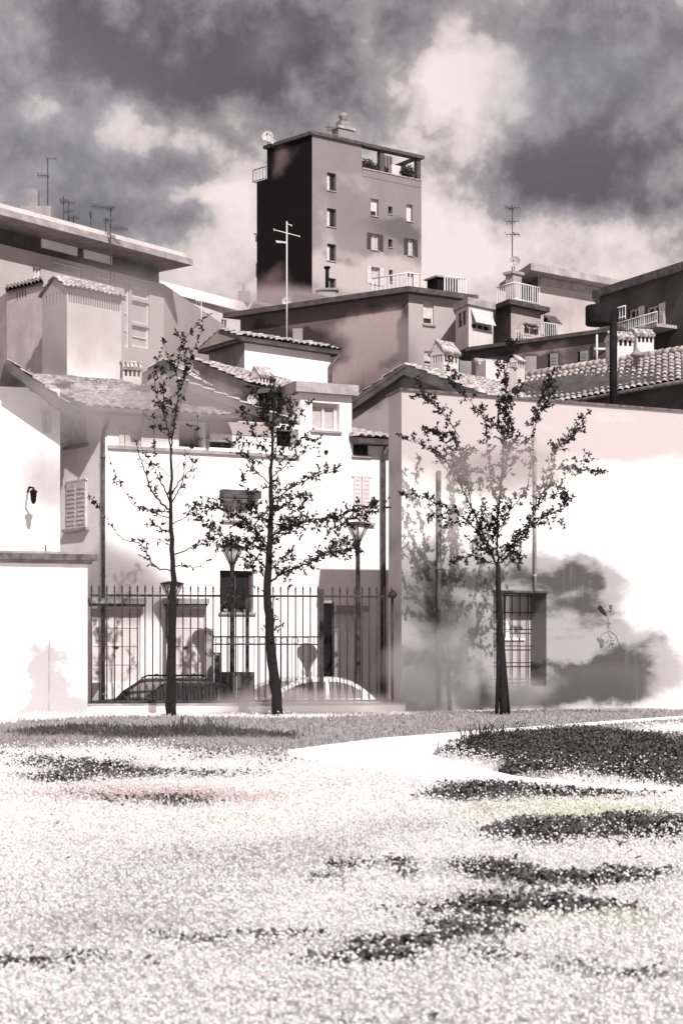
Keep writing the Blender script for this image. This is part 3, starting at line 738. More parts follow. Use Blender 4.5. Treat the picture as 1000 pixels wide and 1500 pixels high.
for i, h in enumerate(hb):
    w = pane_window(f2, rb, h, M['frame'], M['glass'], .18, .06, 0)
    b_ = MB().mat(M['curtain']); f2.box(b_, h[0]+.07, h[2]-.07, h[1]+(h[3]-h[1])*.28, h[3]-.05, -.14, -.1); b_.build('blind', w)
def on_roof(F, px, py, out, z): u = F.uz(px, py)[0]; return F.p(u, z, out)
zr = zB+.22
railing(rb, on_roof(f1, 540, 420, -.3, 0), on_roof(f1, 596, 410, -.25, 0), zr, zr+.72, M['rail'], .2, .02)
railing(rb, on_roof(f2, 600, 410, -.25, 0), on_roof(f2, 622, 410, -.25, 0), zr, zr+.72, M['rail'], .16, .02)
railing(rb, on_roof(f2, 655, 420, -.2, 0), on_roof(f2, 686, 420, -.2, 0), zr-.05, zr+.78, M['rail'], .13, .024)
mb = MB().mat(M['black']); u0, u1 = f2.uz(656, 410)[0], f2.uz(686, 410)[0]; f2.box(mb, u0, u1, zr, zr+.85, -1.6, -.8); mb.mat(M['slab']); f2.box(mb, u0-.1, u1+.06, zr+.86, zr+.93, -1.7, -.7); mb.build('roof_vent', rfB)
# low annexe in front of the tower's foot: flat roofs, poles and a round tank
ra, (fa,), fta, _ = block('roof_annexe', 'low grey annexe with a small chimney at the foot of the tower', 'annexe', [(440, 84), (650, 92)], Z(446, 86), M['grey'], back=Vector((-1, 5, 0)))
rfa = slab(ra, 'roof', fta, Z(446, 86), Z(446, 86)+.2, M['soffit'], .3)
mb = MB().mat(M['concrete']); c = W(479, 446, 86); mb.abox(c.x-.45, c.x+.45, c.y-.3, c.y+.3, c.z, c.z+.7); mb.abox(c.x-.6, c.x+.6, c.y-.4, c.y+.4, c.z+.7, c.z+.8); mb.mat(M['black']); mb.tube([c+UP*.8, c+UP*1.9], .1, 8); mb.tube([c+UP*1.9, c+UP*2.0], .17, 8); mb.build('chimney', rfa)
railing(ra, plan(410, 80)+Vector((0, 0, 0)), plan(470, 82), Z(472, 81), Z(458, 81), M['rail'], .9, .02, 'pipe_rail')
rbx, (fq,), ftq, _ = block('roof_house', 'small pinkish stair house on the roof left of the tower foot', 'stair house', [(377, 82), (408, 83)], Z(447, 82), M['pink'], back=Vector((-.6, 3, 0)))
slab(rbx, 'roof', ftq, Z(447, 82), Z(447, 82)+.15, M['slab'], .2)
dish(420, 441, 74, 7, (-.2, -1, .1), 'pale round dish low in front of the black tower side', 452)
aerial(420, 505, 324, 66, [(341, 20, -.5, 2, 0), (355, 7, -.05, 9, -9), (327, 4, -.8, 2, 4)], 'tall pale cross aerial standing before the black side of the tower', r=.026, mat=M['rail'], rs=.13)

# enclosed bay window
rby = root('bay_window', at_z(plan(690, 66), Z(512, 66)), 'pale enclosed bay hanging from the wall right of the dusky block', 'bay window')
BY = [plan(667, 67.3), plan(686, 66), plan(722, 67)]
Fy1, Fy2 = Facade(BY[0], BY[1]), Facade(BY[1], BY[2]); zb0, zb1 = Z(508, 66), Z(446, 66)
h1 = Fy1.rect(669.5, 454, 683, 480); h2 = Fy2.rect(690, 475, 717, 483)
mb = MB().mat(M['white']); Fy1.wall(mb, 0, Fy1.L, zb0, zb1, [h1], .1); Fy2.wall(mb, 0, Fy2.L, zb0, zb1, [h2], .1)
b4 = BY+[BY[2]+Vector((.2, 2.2, 0)), BY[0]+Vector((.3, 1.6, 0))]
for a, b in ((BY[2], b4[3]), (b4[3], b4[4]), (b4[4], BY[0])): mb.quad(at_z(a, zb0), at_z(b, zb0), at_z(b, zb1), at_z(a, zb1))
mb.mat(M['soffit']); mb.prism([at_z(p, zb0-.05) for p in offset_poly(b4, -.06)], (0, 0, .06)); mb.build('wall', rby)
slab(rby, 'roof', b4, zb1, zb1+.28, M['slab'], .1)
pane_window(Fy1, rby, h1, M['frame'], M['glass'], .1, .06, 1, sill=False); pane_window(Fy2, rby, h2, M['frame'], M['glass'], .1, .03, 2, sill=False)
mb = MB().mat(M['curtain']); u0, z0, u1, z1 = Fy2.rect(689, 455, 718, 476)
mb.quad(Fy2.p(u0, z1, .02), Fy2.p(u1, z1, .02), Fy2.p(u1, z0, .3), Fy2.p(u0, z0, .3)); mb.prism([Fy2.p(u0, z1, .015), Fy2.p(u1, z1, .015), Fy2.p(u1, z0, .29), Fy2.p(u0, z0, .29)], Fy2.n*.02); mb.build('awning', rby)

# terrace house with penthouse
cd = [(722, 71.5), (748, 70), (792, 71.3)]; zD = Z(448, 70)
FD2 = Facade(plan(748, 70), plan(792, 71.3)); hD = [FD2.rect(766, 492, 779, 512)]
rD, fD, footD, _ = block('terrace_house', 'terrace house with a dark left wall, flower boxes and a white railed roof terrace', 'house', cd, zD, [M['dark'], M['pink']])
rfD = roof_line(rD, cd, zD, .32, .2, M['soffit'])
a, b, c = at_z(fD[0].p(fD[0].L*.35, 0, .1), 0), fD[1].p(.05, 0, .15), fD[1].p(fD[1].L*.86, 0, .15)
railing(rD, a, b, zD+.2, zD+1.0, M['rail'], .14, .02); railing(rD, b, c, zD+.2, zD+1.0, M['rail'], .14, .02)
mb = MB().mat(M['pink']); cc = plan(752, 71.2); mb.box(at_z(cc, zD+.85), fD[1].d*.27, fD[1].n*.22, UP*.75); mb.mat(M['slab']); mb.box(at_z(cc, zD+1.65), fD[1].d*.36, fD[1].n*.3, UP*.06); mb.build('chimney', rfD)
dish(753, 383, 71.1, 8.5, (-.35, -1, .1), 'round satellite dish on the chimney of the terrace house', 392)
aerial(750, 392, 300, 71.6, [(304, 9, .45, 4, 3), (306, 7, -.4, 4, -4), (324, 10, .35, 4, 0), (343, 10, .3, 4, 0), (341, 5, -.5, 3, 7)], 'tall aerial with three curved arms above the terrace house dish', r=.022)
# little balcony with flower boxes
def balcony(parent, F, x0, x1, yt, yb, out=.45):
    u0, zt = F.uz(x0, yt); u1, _ = F.uz(x1, yt); z0 = F.uz((x0+x1)/2, yb)[1]; zt = F.uz((x0+x1)/2, yt)[1]
    mb = MB().mat(M['slab']); F.box(mb, u0-.05, u1+.05, z0-.12, z0-.002, .003, out+.05); b_ = mb.build('balcony', parent)
    railing(b_, F.p(u0, 0, out), F.p(u1, 0, out), z0, zt, M['rail'], .12, .014)
    railing(b_, F.p(u0, 0, .02), F.p(u0, 0, out), z0, zt, M['rail'], .14, .013); return u0, u1, z0, zt
bu = balcony(rD, fD[1], 755, 778, 483, 501)
for k, pxk in enumerate((758.5, 766, 772)):
    u = fD[1].uz(pxk, 483)[0]; pb = fD[1].p(u, bu[3]-.02, .45); r_ = root('flower_box', pb-UP*.2, 'dark flower box on the terrace house balcony rail, %s' % ('nearest the wall corner', 'in the middle', 'at its right end')[k], 'flower box', 'flower boxes on the balcony')
    MB().mat(M['wood']).box(pb-UP*.1, fD[1].d*.1, fD[1].n*.08, UP*.1).build('planter', r_); m_ = MB().mat(M['shrub']); leaf_clump(m_, pb+UP*.1, .15, 60, .05); m_.build('foliage', r_)
# penthouse with flat roof, running right
cp = [(760, 77.5), (788, 75), (884, 77.5)]; zP = Z(405, 75)
FP2 = Facade(plan(788, 75), plan(884, 77.5)); hP = [FP2.rect(796, 463, 813, 500)]
M['pentw'] = tinted('pale mottled plaster', (.45, .395, .385), [((.32, .275, .27), [(1, 17, 1.5, 1, .8), (2.5, 18, 1.2, .8, .6)], .4, 1.0, 1.6)], faxes(FP2), warp=1, fscale=.9, streak=.35)
rP, fP, footP, _ = block('penthouse', 'pale flat roofed penthouse with a wide overhanging roof slab', 'penthouse', cp, zP, [M['dark'], M['pentw']], {1: hP})
roof_line(rP, cp, zP, .8, .32, M['slab'])
mb = MB().mat(M['slab']); fP[1].box(mb, fP[1].L*.02, fP[1].L*.98, zP-.35, zP-.01, .004, .06); mb.build('frieze', rP)
w = pane_window(fP[1], rP, hP[0], M['frame'], M['glass'], .18, .06, 1, sill=False)
mb = MB().mat(M['soffit']); u0, z0, u1, z1 = hP[0]; mb.prism([fP[1].p(u0, z1, .02), fP[1].p(u1, z1, .02), fP[1].p(u1, z1-.45, .5), fP[1].p(u0, z1-.45, .5)], UP*.03); mb.build('awning', rP)
balcony(rP, fP[1], 786, 814, 477, 501, .5)

# dark long wall with shutters
ce = [(690, 63.2), (905, 59.3)]; zE = Z(487, 59.5)
FE = Facade(plan(*ce[0]), plan(*ce[1])); hE = [FE.rect(801, 519, 806, 546), FE.rect(845, 515, 850, 541)]
M['longw'] = tinted('dark cloudy render', (.088, .072, .076), [((.30, .235, .235), fblobs(FE, [(805,508,40,10,1.0),(830,530,14,14,.6),(760,520,30,16,.5)]), .4, 1.1, 1.2), ((.025, .02, .022), fblobs(FE, [(735,520,30,20,.9),(890,500,20,14,.6)]), .4, 1, 1)], faxes(FE), warp=1, fscale=.9)
rE, fE, footE, _ = block('long_house', 'long dark rendered house with pale shutters behind the tiled roof', 'house', ce, zE, M['longw'], {0: hE}, back=Vector((1.5, 4, 0)))
slab(rE, 'roof', footE, zE, zE+.14, M['soffit'], .2)
for h in hE: pane_window(fE[0], rE, h, M['shut_d'], M['glass'], .18, .03, 0, (1,), sh_mat=M['grey'], sh_w=.32, sill=False)
mb = MB().mat(M['rail']); p0, p1 = W(874, 537, 59.6), W(874, 490, 59.6); mb.tube([p0, p1], .035, 6); mb.tube([p0.lerp(p1, .55)-Vector((.1, 0, 0)), p0.lerp(p1, .55)+Vector((.3, 0, 0))], .05, 6); mb.build('vent_pipe', rE)

# far right building
cf = [(878, 66), (1010, 61)]; zF = Z(434, 65.6)
FF = Facade(plan(*cf[0]), plan(*cf[1])); hF = [FF.rect(920, 452, 936, 486), FF.rect(946, 448, 966, 486)]
rF, fF, footF, _ = block('balcony_house', 'dark house with white balcony rails and a flat roof at the right edge', 'house', cf, zF, M['dark'], {0: hF}, back=Vector((1.5, 5, 0)))
slab(rF, 'roof', footF, zF, zF+.32, M['gutter'], .3); 
for h in hF: pane_window(fF[0], rF, h, M['frame'], M['glass'], .18, .06, 1, (1,), sh_mat=M['shut_l'], sh_w=.35, sill=False)
balcony(rF, fF[0], 903, 990, 472, 489, .9)
mb = MB().mat(M['rail'])
railing(rF, fF[0].p(fF[0].uz(905, 460)[0], 0, .6), fF[0].p(fF[0].uz(934, 460)[0], 0, .6), fF[0].uz(920, 473)[1], fF[0].uz(920, 454)[1], M['rail'], .16, .018, 'upper_railing')
aerial(951, 330, 322, 62, [(326, 5, .1, 3, 0)], 'tip of a dark aerial at the right edge above the roofs') if False else None

# tiled roof house on the right, behind the big wall
E1, E2, T1, T2 = W(830, 589, 53), W(950, 566, 50), W(780, 551, 57), W(950, 524, 53.4)
ez = (E2-E1); ez.z = 0; tz = (T2-T1); tz.z = 0
eL, eR = E1-ez*1.35, E1+ez*1.6; tL, tR = T1-tz*.55, T1+tz*1.4
eL.z = eR.z = (E1.z+E2.z)/2; tL.z = tR.z = (T1.z+T2.z)/2
rG = root('tiled_house', at_z((eL+eR)/2, GZ), 'house with a broad barrel tiled roof behind the big pale wall', 'house')
back = Vector((3.0, 4.0, 0))
mb = MB().mat(M['dark']); a, b, c, d = [at_z(p, 0) for p in (eL, eR, tR+back, tL+back)]
cn = (a+b+c+d)/4; q4 = [cn+(p-cn)*.94 for p in (a, b, c, d)]
for i in range(4): mb.quad(at_z(q4[i], GZ), at_z(q4[(i+1) % 4], GZ), at_z(q4[(i+1) % 4], eL.z-.05), at_z(q4[i], eL.z-.05))
mb.build('wall', rG)
M['tileg'] = simple('light and dark barrel tiles', (.43, .385, .375), .85, .38, 3.2, .3)
rfG = tiled(rG, eL, eR, tR, tL, M['tileg'], .25, .40, .055)
tiled(rG, tR+back*.9-UP*1.4, tL+back*.9-UP*1.4, tL, tR, M['tileg'], .25, .4, .055, 'rear_roof')
mb = MB().mat(M['tileg'])
for k in range(34): p0 = tL.lerp(tR, k/34); p1 = tL.lerp(tR, (k+1.1)/34); mb.tube([p0+UP*.08, p1+UP*.11], .12, 7)
mb.build('ridge', rfG)
mb = MB().mat(M['gutter']); gn = (at_z(eR, 0)-at_z(eL, 0)).normalized(); gn = Vector((gn.y, -gn.x, 0)); mb.tube([eL+gn*.1-UP*.05, eR+gn*.1-UP*.05], .07, 8); mb.build('gutter', rfG)
tile_chimney(rfG, 907, 527, 489, 54.5, 40, .25, M['white'])
tile_chimney(rfG, 940, 520, 485, 56.5, 34, .25, M['white'])
tile_chimney(rfG, 756, 556, 523, 56.5, 25, .9, M['white'])
mb = MB().mat(M['grey']); c = W(932, 536, 52.6); mb.lathe(c-UP*.2, [(.11, 0), (.11, .5), (.2, .52), (.2, .58), (.08, .7), (.03, .8)], 10); mb.build('flue', rfG)
mb = MB().mat(M['grey']); c = W(776, 552, 57.5); mb.box(c+UP*.2, (.2, 0, 0), (0, .2, 0), UP*.5); mb.build('chimney_stub', rfG)

# gabled house left of it
HA, HB = plan(510, 55.4), plan(725, 53.2); FH = Facade(HA, HB)
uk, zk = FH.uz(597, 535); u0h, z0h = FH.uz(516, 592); u1h, z1h = FH.uz(722, 585)
M['gable'] = tinted('cloud stained gable plaster', (.33, .285, .285), [((.17, .145, .148), fblobs(FH, [(560,560,30,14,.9),(600,575,40,10,.7),(540,590,30,16,.8),(640,575,30,8,.5)]), .35, 1.0, 1.3)], faxes(FH), warp=.9, fscale=1.2)
rH = root('gabled_house', at_z((HA+HB)/2, GZ), 'gabled house with heavy dark eaves peeking over the big pale wall', 'house')
mb = MB().mat(M['gable']); eh = 8.35
pts = [FH.p(u0h, GZ), FH.p(u1h, GZ), FH.p(u1h, z1h-.1), FH.p(uk, zk-.1), FH.p(u0h, z0h-.1)]
ridge = Vector((3.3, 3.5, 0))
mb.prism(pts, ridge*1.1); mb.build('wall', rH)
pk = FH.p(uk, zk, .35); pr = FH.p(u1h+.3, z1h-.05, .35); pl = FH.p(u0h-.25, z0h-.1, .35)
rfH = tiled(rH, pr+ridge*1.25, pr, pk, pk+ridge*1.25, M['tile'], .25, .4, .045, 'roof')
tiled(rH, pl, pl+ridge*1.25, pk+ridge*1.25, pk, M['tile'], .25, .4, .045, 'rear_roof')
for a, b in ((pl, pk), (pk, pr)):
    mb = MB().mat(M['soffit']); mb.prism([a-UP*.05, b-UP*.05, b-UP*.36, a-UP*.36], FH.n*.08-FH.n*.3); mb.build('bargeboard', rH)
tile_chimney(rfH, 651, 548, 503, 56.0, 40, .75, M['white'], cap=.42)
mb = MB().mat(M['white']); c = W(722, 552, 57.5); mb.box(c, Vector((.45, .2, 0)), Vector((-.15, .3, 0)), UP*.5); mb.mat(M['tile'])
for k in range(5): mb.tube([c+Vector((-.45+.22*k, -.2+.1*k, .5)), c+Vector((-.6+.22*k, .25+.1*k, .62))], .11, 6)
mb.build('chimney', rfH)

# black pole with a round drum
rt = root('flue_pole', W(898, 600, 48.2), 'thick black pole with a round drum on a side arm before the tiled roof', 'pole')
MB().mat(M['black']).tube([W(898, 640, 48.2), W(898, 452, 48.2)], .115, 14).build('post', rt, .0)
mb = MB().mat(M['black']); c = W(876, 462, 48.2); mb.lathe(c-UP*.28, [(.02, 0), (.36, .004), (.38, .03), (.38, .53), (.36, .56), (.02, .565)], 24); mb.build('drum', rt)
mb = MB().mat(M['black']); mb.box(W(895, 460, 48.2), (.2, 0, 0), (0, .1, 0), UP*.17); mb.build('arm', rt)

# big pale wall with grilled opening
FN = Facade(NA, NB); zN = Z(572, 43.8)
M['shadow_pipe'] = simple('grey pipe for a wall shadow', (.15, .135, .138), .6, .5, 2, .1)
hN = FN.rect(722, 868, 800, 1006)+(.85,)
M['wallN'] = tinted('pale wall plaster with painted cloud haze', (.80, .765, .76), [  # double-exposed cloud haze, put into the plaster colour
    ((.43, .378, .372), fblobs(FN, [(760,600,330,62,1.5),(880,630,160,40,.7),(640,640,80,50,.7),(690,670,90,34,.6)]), .15, 1.15, .9),
    ((.55, .545, .48), fblobs(FN, [(640,700,70,18,.8),(800,695,100,20,.9),(700,720,60,12,.6),(900,615,50,12,.7),(880,700,80,16,.8),(640,640,30,14,.5),(790,620,40,10,.5)]), .35, 1.25, 1.0),
    ((.30, .282, .29), fblobs(FN, [(640,900,80,80,1.2),(600,960,60,90,1.1),(680,950,80,90,1.2),(770,920,90,70,1.2),(850,945,60,50,1.1),(800,1000,140,50,1.2),(640,850,80,34,1.1),(840,860,70,34,.9),(760,860,80,40,.8),(720,850,50,24,.8),(810,850,60,22,.8),(900,950,80,34,1.0),(950,990,60,44,1.0),(860,850,60,40,.6),(620,1030,80,24,1)]), .2, 1.2, 1.15),
    ((.07, .061, .064), fblobs(FN, [(640,880,14,60,.7),(690,880,60,10,.55),(625,925,50,10,.5),(700,955,40,8,.5),(770,870,40,12,.5),(860,918,50,8,.6),(780,975,50,8,.6),(820,935,30,8,.45),(650,838,60,14,.9),(705,850,36,14,.8),(830,845,30,24,1.1),(862,870,16,20,.9),(884,862,10,18,.8),(800,852,34,14,.8),(760,845,20,16,.6),(850,897,66,12,1.0),(610,962,60,16,1.1),(650,978,46,10,.8),(880,985,60,18,1.2),(915,965,40,18,1.2),(840,1012,64,14,1.25),(760,995,34,8,.7),(690,1017,28,15,1.1),(650,1002,44,12,.8),(740,1030,56,12,1.1),(600,1035,40,10,.8),(930,1000,24,14,.8),(850,972,44,8,.7),(930,940,40,14,.6),(760,1022,60,8,.6),(905,1018,50,10,.8),(835,880,40,8,.5),(875,845,10,20,.5),(610,900,30,20,.45)]), .26, 1.2, 1.9)],
    faxes(FN), warp=1.0, wscale=.8, fscale=1.2, bump=.25, streak=.16, aniso=(.75, .75, 1.9))
M['wallNs'] = tinted('shaded wall end plaster', (.50, .45, .45), [((.26, .228, .235), [(0.6, 6.6, 1, .6, .8), (.4, 4.6, 1, .5, .8), (.5, 2.5, 1, .8, .8)], .4, 1.1, 1.2)], faxes(FN), warp=.8, fscale=1.5)
rN = root('big_wall_building', at_z((NA+NB)/2, -.1), 'tall blank pale building with painted grey cloud haze and a grilled opening', 'building')
NE = plan(569, 44.95); nb = (NE-NA)
mb = MB().mat(M['wallN']); FN.wall(mb, 0, FN.L, -.1, zN, [hN], .85)
mb.mat(M['wallNs'])
q = [NA, NB, NB+nb, NE]
for a, b in ((NB, NB+nb), (NB+nb, NE), (NE, NA)): mb.quad(at_z(a, -.1), at_z(b, -.1), at_z(b, zN), at_z(a, zN))
mb.add([at_z(p, zN-.01) for p in q], [(0, 1, 2, 3)]); mb.build('wall', rN)
rfN = slab(rN, 'coping', q, zN, zN+.07, M['gutter'], .06)
# grilled opening: pale panel behind bars
ow = MB().mat(M['soffit']); u0, z0, u1, z1, _ = hN
FN.box(ow, u0-.02, u1+.02, z1-.003, z1+.05, .004, .05); ow = ow.build('window', rN)
g = MB().mat(M['glassl']); FN.box(g, u0+.01, u1-.01, z0+.01, z1-.01, -.845, -.82); g.build('pane', ow)
mb = MB().mat(M['iron']); vu = [FN.uz(x, 930, .7)[0] for x in (727, 738.5, 749.5, 761, 773)]
for u in vu: mb.tube([FN.p(u, z0+.01, -.7), FN.p(u, z1-.01, -.7)], .017, 6)
for y in (873, 897.5, 922, 946.5, 971, 995):
    z = FN.uz(748, y, .7)[1]; mb.tube([FN.p(u0+.01, z, -.69), FN.p(u1-.02, z, -.69)], .015, 6)
mb.build('grille', ow)
mb = MB().mat(M['white2']); u = FN.uz(742, 900, .8)[0]; FN.box(mb, u-.05, u+.06, FN.uz(742, 938, .8)[1], z1-.05, -.8, -.77); FN.box(mb, u0+.02, FN.uz(768, 940, .8)[0], FN.uz(742, 938, .8)[1], FN.uz(742, 935, .8)[1], -.81, -.76); mb.build('inner_frame', ow)
for x, yt, yb, nm in ((640.5, 690, 1030, 0), (781, 640, 866, 1)):  # shadow streaks on the wall, built as added pipes
    mb = MB().mat(M['shadow_pipe' if nm == 0 else 'slab']); ua, zt = FN.uz(x, yt); _, zb_ = FN.uz(x, yb)
    mb.tube([FN.p(ua, zb_, .08), FN.p(ua, zt, .08)], .06 if nm == 0 else .045, 10)
    k = zb_+.4
    while k < zt: mb.tube([FN.p(ua, k, .08), FN.p(ua, k+.06, .08)], .075 if nm == 0 else .058, 10); FN.box(mb, ua-.03, ua+.03, k, k+.05, .0, .06); k += 1.6
    mb.build('downpipe', rN)
# the little painted drawing on the wall: brush stroke, wishbone, leaf and signs
rt = root('wall_drawing', FN.p(FN.uz(888, 955)[0], FN.uz(888, 955)[1], .004), 'small ink drawing of a brush, wishbone and signs painted on the big wall', 'drawing')
M['ink'] = simple('black wall paint', (.012, .011, .012), .8, .2, 8); M['inkg'] = simple('grey wall paint', (.14, .13, .135), .8, .3, 10)
def gp(cx, cy): u, z = FN.uz(840+cx*.11, 870+cy*.11); return FN.p(u, z, .004)
def flat(mb, pts): mb.prism([gp(*p) for p in pts], FN.n*.004)
def line(mb, pts, r): mb.tube([gp(*p) for p in pts], r, 6)
mb = MB().mat(M['ink']); flat(mb, [(345,148),(315,190),(335,225),(385,275),(440,300),(425,255),(395,200),(370,165)]); mb.build('brush', rt)
mb = MB().mat(M['inkg']); line(mb, [(440,298),(458,330),(459,380)], .006); line(mb, [(430,385),(490,390)], .008); line(mb, [(432,400),(485,400)], .006); flat(mb, [(442,410),(476,410),(462,462),(456,462)]); mb.build('stem', rt)
mb = MB().mat(M['inkg']); line(mb, [(455,490),(440,510),(385,535),(362,560),(358,600)], .008); line(mb, [(475,495),(520,525),(565,565),(590,630),(615,720)], .01); line(mb, [(460,492),(466,540),(482,572)], .007); line(mb, [(466,612),(435,650)], .01); mb.build('wishbone', rt)
mb = MB().mat(M['inkg']); flat(mb, [(322,570),(305,600),(320,635),(340,650),(345,700),(350,725),(375,728),(395,700),(402,650),(395,610),(370,595),(345,608),(335,590)]); mb.build('leaf', rt)
mb = MB().mat(M['ink'])
for a in ([(465,158),(515,158)], [(490,158),(475,185),(500,175)], [(478,200),(500,190),(505,215)], [(472,232),(498,228),(490,245)]): line(mb, a, .012)
mb.mat(M['inkg'])
for a in ([(485,580),(505,585),(492,598)], [(480,625),(530,622)], [(485,655),(530,660)], [(465,715),(490,675),(480,672)], [(500,672),(520,720)], [(475,680),(535,672)]): line(mb, a, .012)
mb.build('sign', rt)

# ------------------------------------------------------------------ left: the row of houses behind the fence
KC = plan(150, 47); kd = Vector((.906, .423, 0)).normalized(); ks = Vector((-.62, .78, 0)).normalized()
def kpt(u): return KC+kd*u
FK = Facade(KC, kpt(14)); FKs = Facade(KC+ks*9, KC)
def ku(px, py=650): return FK.uz(px, py)[0]
zK = FK.uz(150, 604)[1]; uK1 = ku(440)
hk = [FK.rect(174, 628, 190, 655), FK.rect(190.5, 628, 207, 655)]
dk = FK.rect(262, 618, 301, 655)+(.7,); dk2 = FK.rect(303, 645, 345, 656)+(.5,); dk3 = FK.rect(405, 628, 437, 654)+(.6,)
kwin = FK.rect(322, 836, 371, 897)+(.25,); kup = FK.rect(326, 731, 366, 762)+(.2,); kdoor = FK.rect(244, 892, 300, 1000)+(.12,)
kgar = FK.rect(134, 892, 206, 1000)+(.12,)
M['rowwall'] = tinted('bright cloudy house plaster', (.86, .81, .805), [
    ((.62, .53, .525), fblobs(FK, [(200,630,60,30,.8),(300,690,30,20,.4),(230,720,20,20,.3),(300,900,60,30,.5),(430,890,60,30,.6),(200,905,50,20,.6),(480,700,40,50,.5),(330,640,30,10,.4)]), .4, 1.1, 1.0),
    ((.74, .78, .66), fblobs(FK, [(205,605,30,20,.8),(480,680,40,16,.8),(300,590,30,14,.4)]), .5, 1.1, .8)], faxes(FK), warp=.9, fscale=1.2, bump=.15, streak=.08)
M['rowside'] = tinted('bright cloudy gable plaster', (.90, .86, .855), [((.60, .51, .51), fblobs(FKs, [(90,590,40,20,.9),(75,640,30,20,.6),(120,640,30,20,.5),(80,830,40,20,.3)]), .4, 1.1, 1.1)], faxes(FKs), warp=.9, fscale=1.2, bump=.15, streak=.08)
def row_house(u0, u1, ztop, holes, label, depth=8, side=None, wm=None):
    a, b = kpt(u0), kpt(u1); c = (a+b)/2
    r_ = root('row_house', at_z(c, GZ), label, 'house', 'white row houses behind the fence')
    mb = MB().mat(wm or M['rowwall']); FK.wall(mb, u0, u1, GZ, ztop, holes)
    q = [a, b, b+ks*depth, a+ks*depth]
    for i in (1, 2, 3):
        if i == 3: mb.mat(side or M['rowwall'])
        p, r2 = q[i], q[(i+1) % 4]
        mb.quad(at_z(p, GZ), at_z(r2, GZ), at_z(r2, ztop), at_z(p, ztop))
    mb.add([at_z(p, ztop-.01) for p in q], [(0, 1, 2, 3)])
    return r_, mb
hK1 = hk+[dk, dk2, dk3, kwin, kup, kdoor, kgar]
rK, mbK = row_house(0, uK1, zK, [h if len(h) > 4 else h+(.18,) for h in hK1], 'long white house with a dark loggia, downpipe and tiled eaves behind the fence', side=M['rowside'])
# gable above the side wall
zr_ = zK+1.5; g0, g1 = KC+ks*0, KC+ks*8
mbK.mat(M['rowside']); mbK.prism([at_z(g0, zK), at_z(g1, zK), at_z(KC+ks*4.4, zr_)], kd*.3); mbK.build('wall', rK)
ue = ku(338, 605)
el, er = FK.p(-.45, zK+.02, .5), FK.p(ue, zK+.02, .5); tl, tr = at_z(KC+ks*4.4-kd*.45, zr_+.16), at_z(kpt(ue-1.2)+ks*4.4, zr_+.16)
rfK = tiled(rK, el, er, tr, tl, M['tile'], .25, .4, .045)
tiled(rK, at_z(kpt(ue)+ks*8.4, zK), at_z(KC-kd*.45+ks*8.4, zK), tl, tr, M['tile'], .25, .4, .045, 'rear_roof')
mb = MB().mat(M['soffit']); mb.prism([el-UP*.03, tl-UP*.03, tl-UP*.22, el-UP*.22], kd*.1-kd*.06); mb.build('bargeboard', rK)
mb = MB().mat(M['gutter']); go = FK.n*.1; mb.tube([el+go-UP*.05, er+go-UP*.05], .085, 10); mb.build('gutter', rfK)
mb = MB().mat(M['gutter']); mb.tube([el+go-UP*.1, FK.p(.08, zK-.28, .4), FK.p(.02, zK-.5, .12), FK.p(.0, zK-.7, .08), FK.p(0, GZ+.2, .08)], .055, 10)
k = GZ+1
while k < zK-1: mb.tube([FK.p(0, k, .08), FK.p(0, k+.06, .08)], .07, 10); k += 1.7
mb.build('downpipe', rK)
closed_shutter(FK, rK, hk[0], M['shut_l'], False); pane_window(FK, rK, hk[1], M['frame'], M['glassl'], .18, .05, 0, sill=False)
mb = MB().mat(M['slab']); zl = FK.uz(250, 657)[1]; FK.box(mb, .15, uK1-.05, zl-.1, zl-.005, .003, .09); mb.build('ledge', rK)
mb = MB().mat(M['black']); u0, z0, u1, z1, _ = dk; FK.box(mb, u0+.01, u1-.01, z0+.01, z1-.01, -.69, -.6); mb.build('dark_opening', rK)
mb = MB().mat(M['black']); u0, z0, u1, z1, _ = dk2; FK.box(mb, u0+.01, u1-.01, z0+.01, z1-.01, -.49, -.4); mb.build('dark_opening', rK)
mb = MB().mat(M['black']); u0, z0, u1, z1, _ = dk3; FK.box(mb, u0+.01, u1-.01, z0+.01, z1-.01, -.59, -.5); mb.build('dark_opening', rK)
mb = MB().mat(M['gutter']); FK.box(mb, dk[0]-.08, dk[2]+.06, dk[3]+.003, dk[3]+.09, .004, .1); FK.box(mb, dk[2]+.002, dk[2]+.1, dk[1], dk[3], .004, .08); mb.build('loggia_frame', rK)
wk = pane_window(FK, rK, kwin[:4], M['shut_d'], M['glass'], .25, .08, 1)
pane_window(FK, rK, kup[:4], M['frame'], M['glassl'], .2, .06, 1)
mb = MB().mat(M['soffit']); FK.box(mb, kup[0]-.1, kup[2]+.25, kup[3]+.01, kup[3]+.25, .004, .28); mb.build('canopy', rK)
for h, nm in ((kdoor, 'door'), (kgar, 'garage_door')):
    mb = MB().mat(M['white']); u0, z0, u1, z1, _ = h; FK.box(mb, u0+.01, u1-.01, z0, z1-.01, -.115, -.07)
    for t in (.25, .5, .75): FK.box(mb, u0+.08, u1-.08, z0+(z1-z0)*t-.02, z0+(z1-z0)*t+.02, -.07, -.05)
    d_ = mb.build(nm, rK)
    mb = MB().mat(M['iron']); FK.box(mb, (u0+u1)/2-.08, (u0+u1)/2+.08, z0+1.0, z0+1.05, -.05, -.02); mb.build('handle', d_)
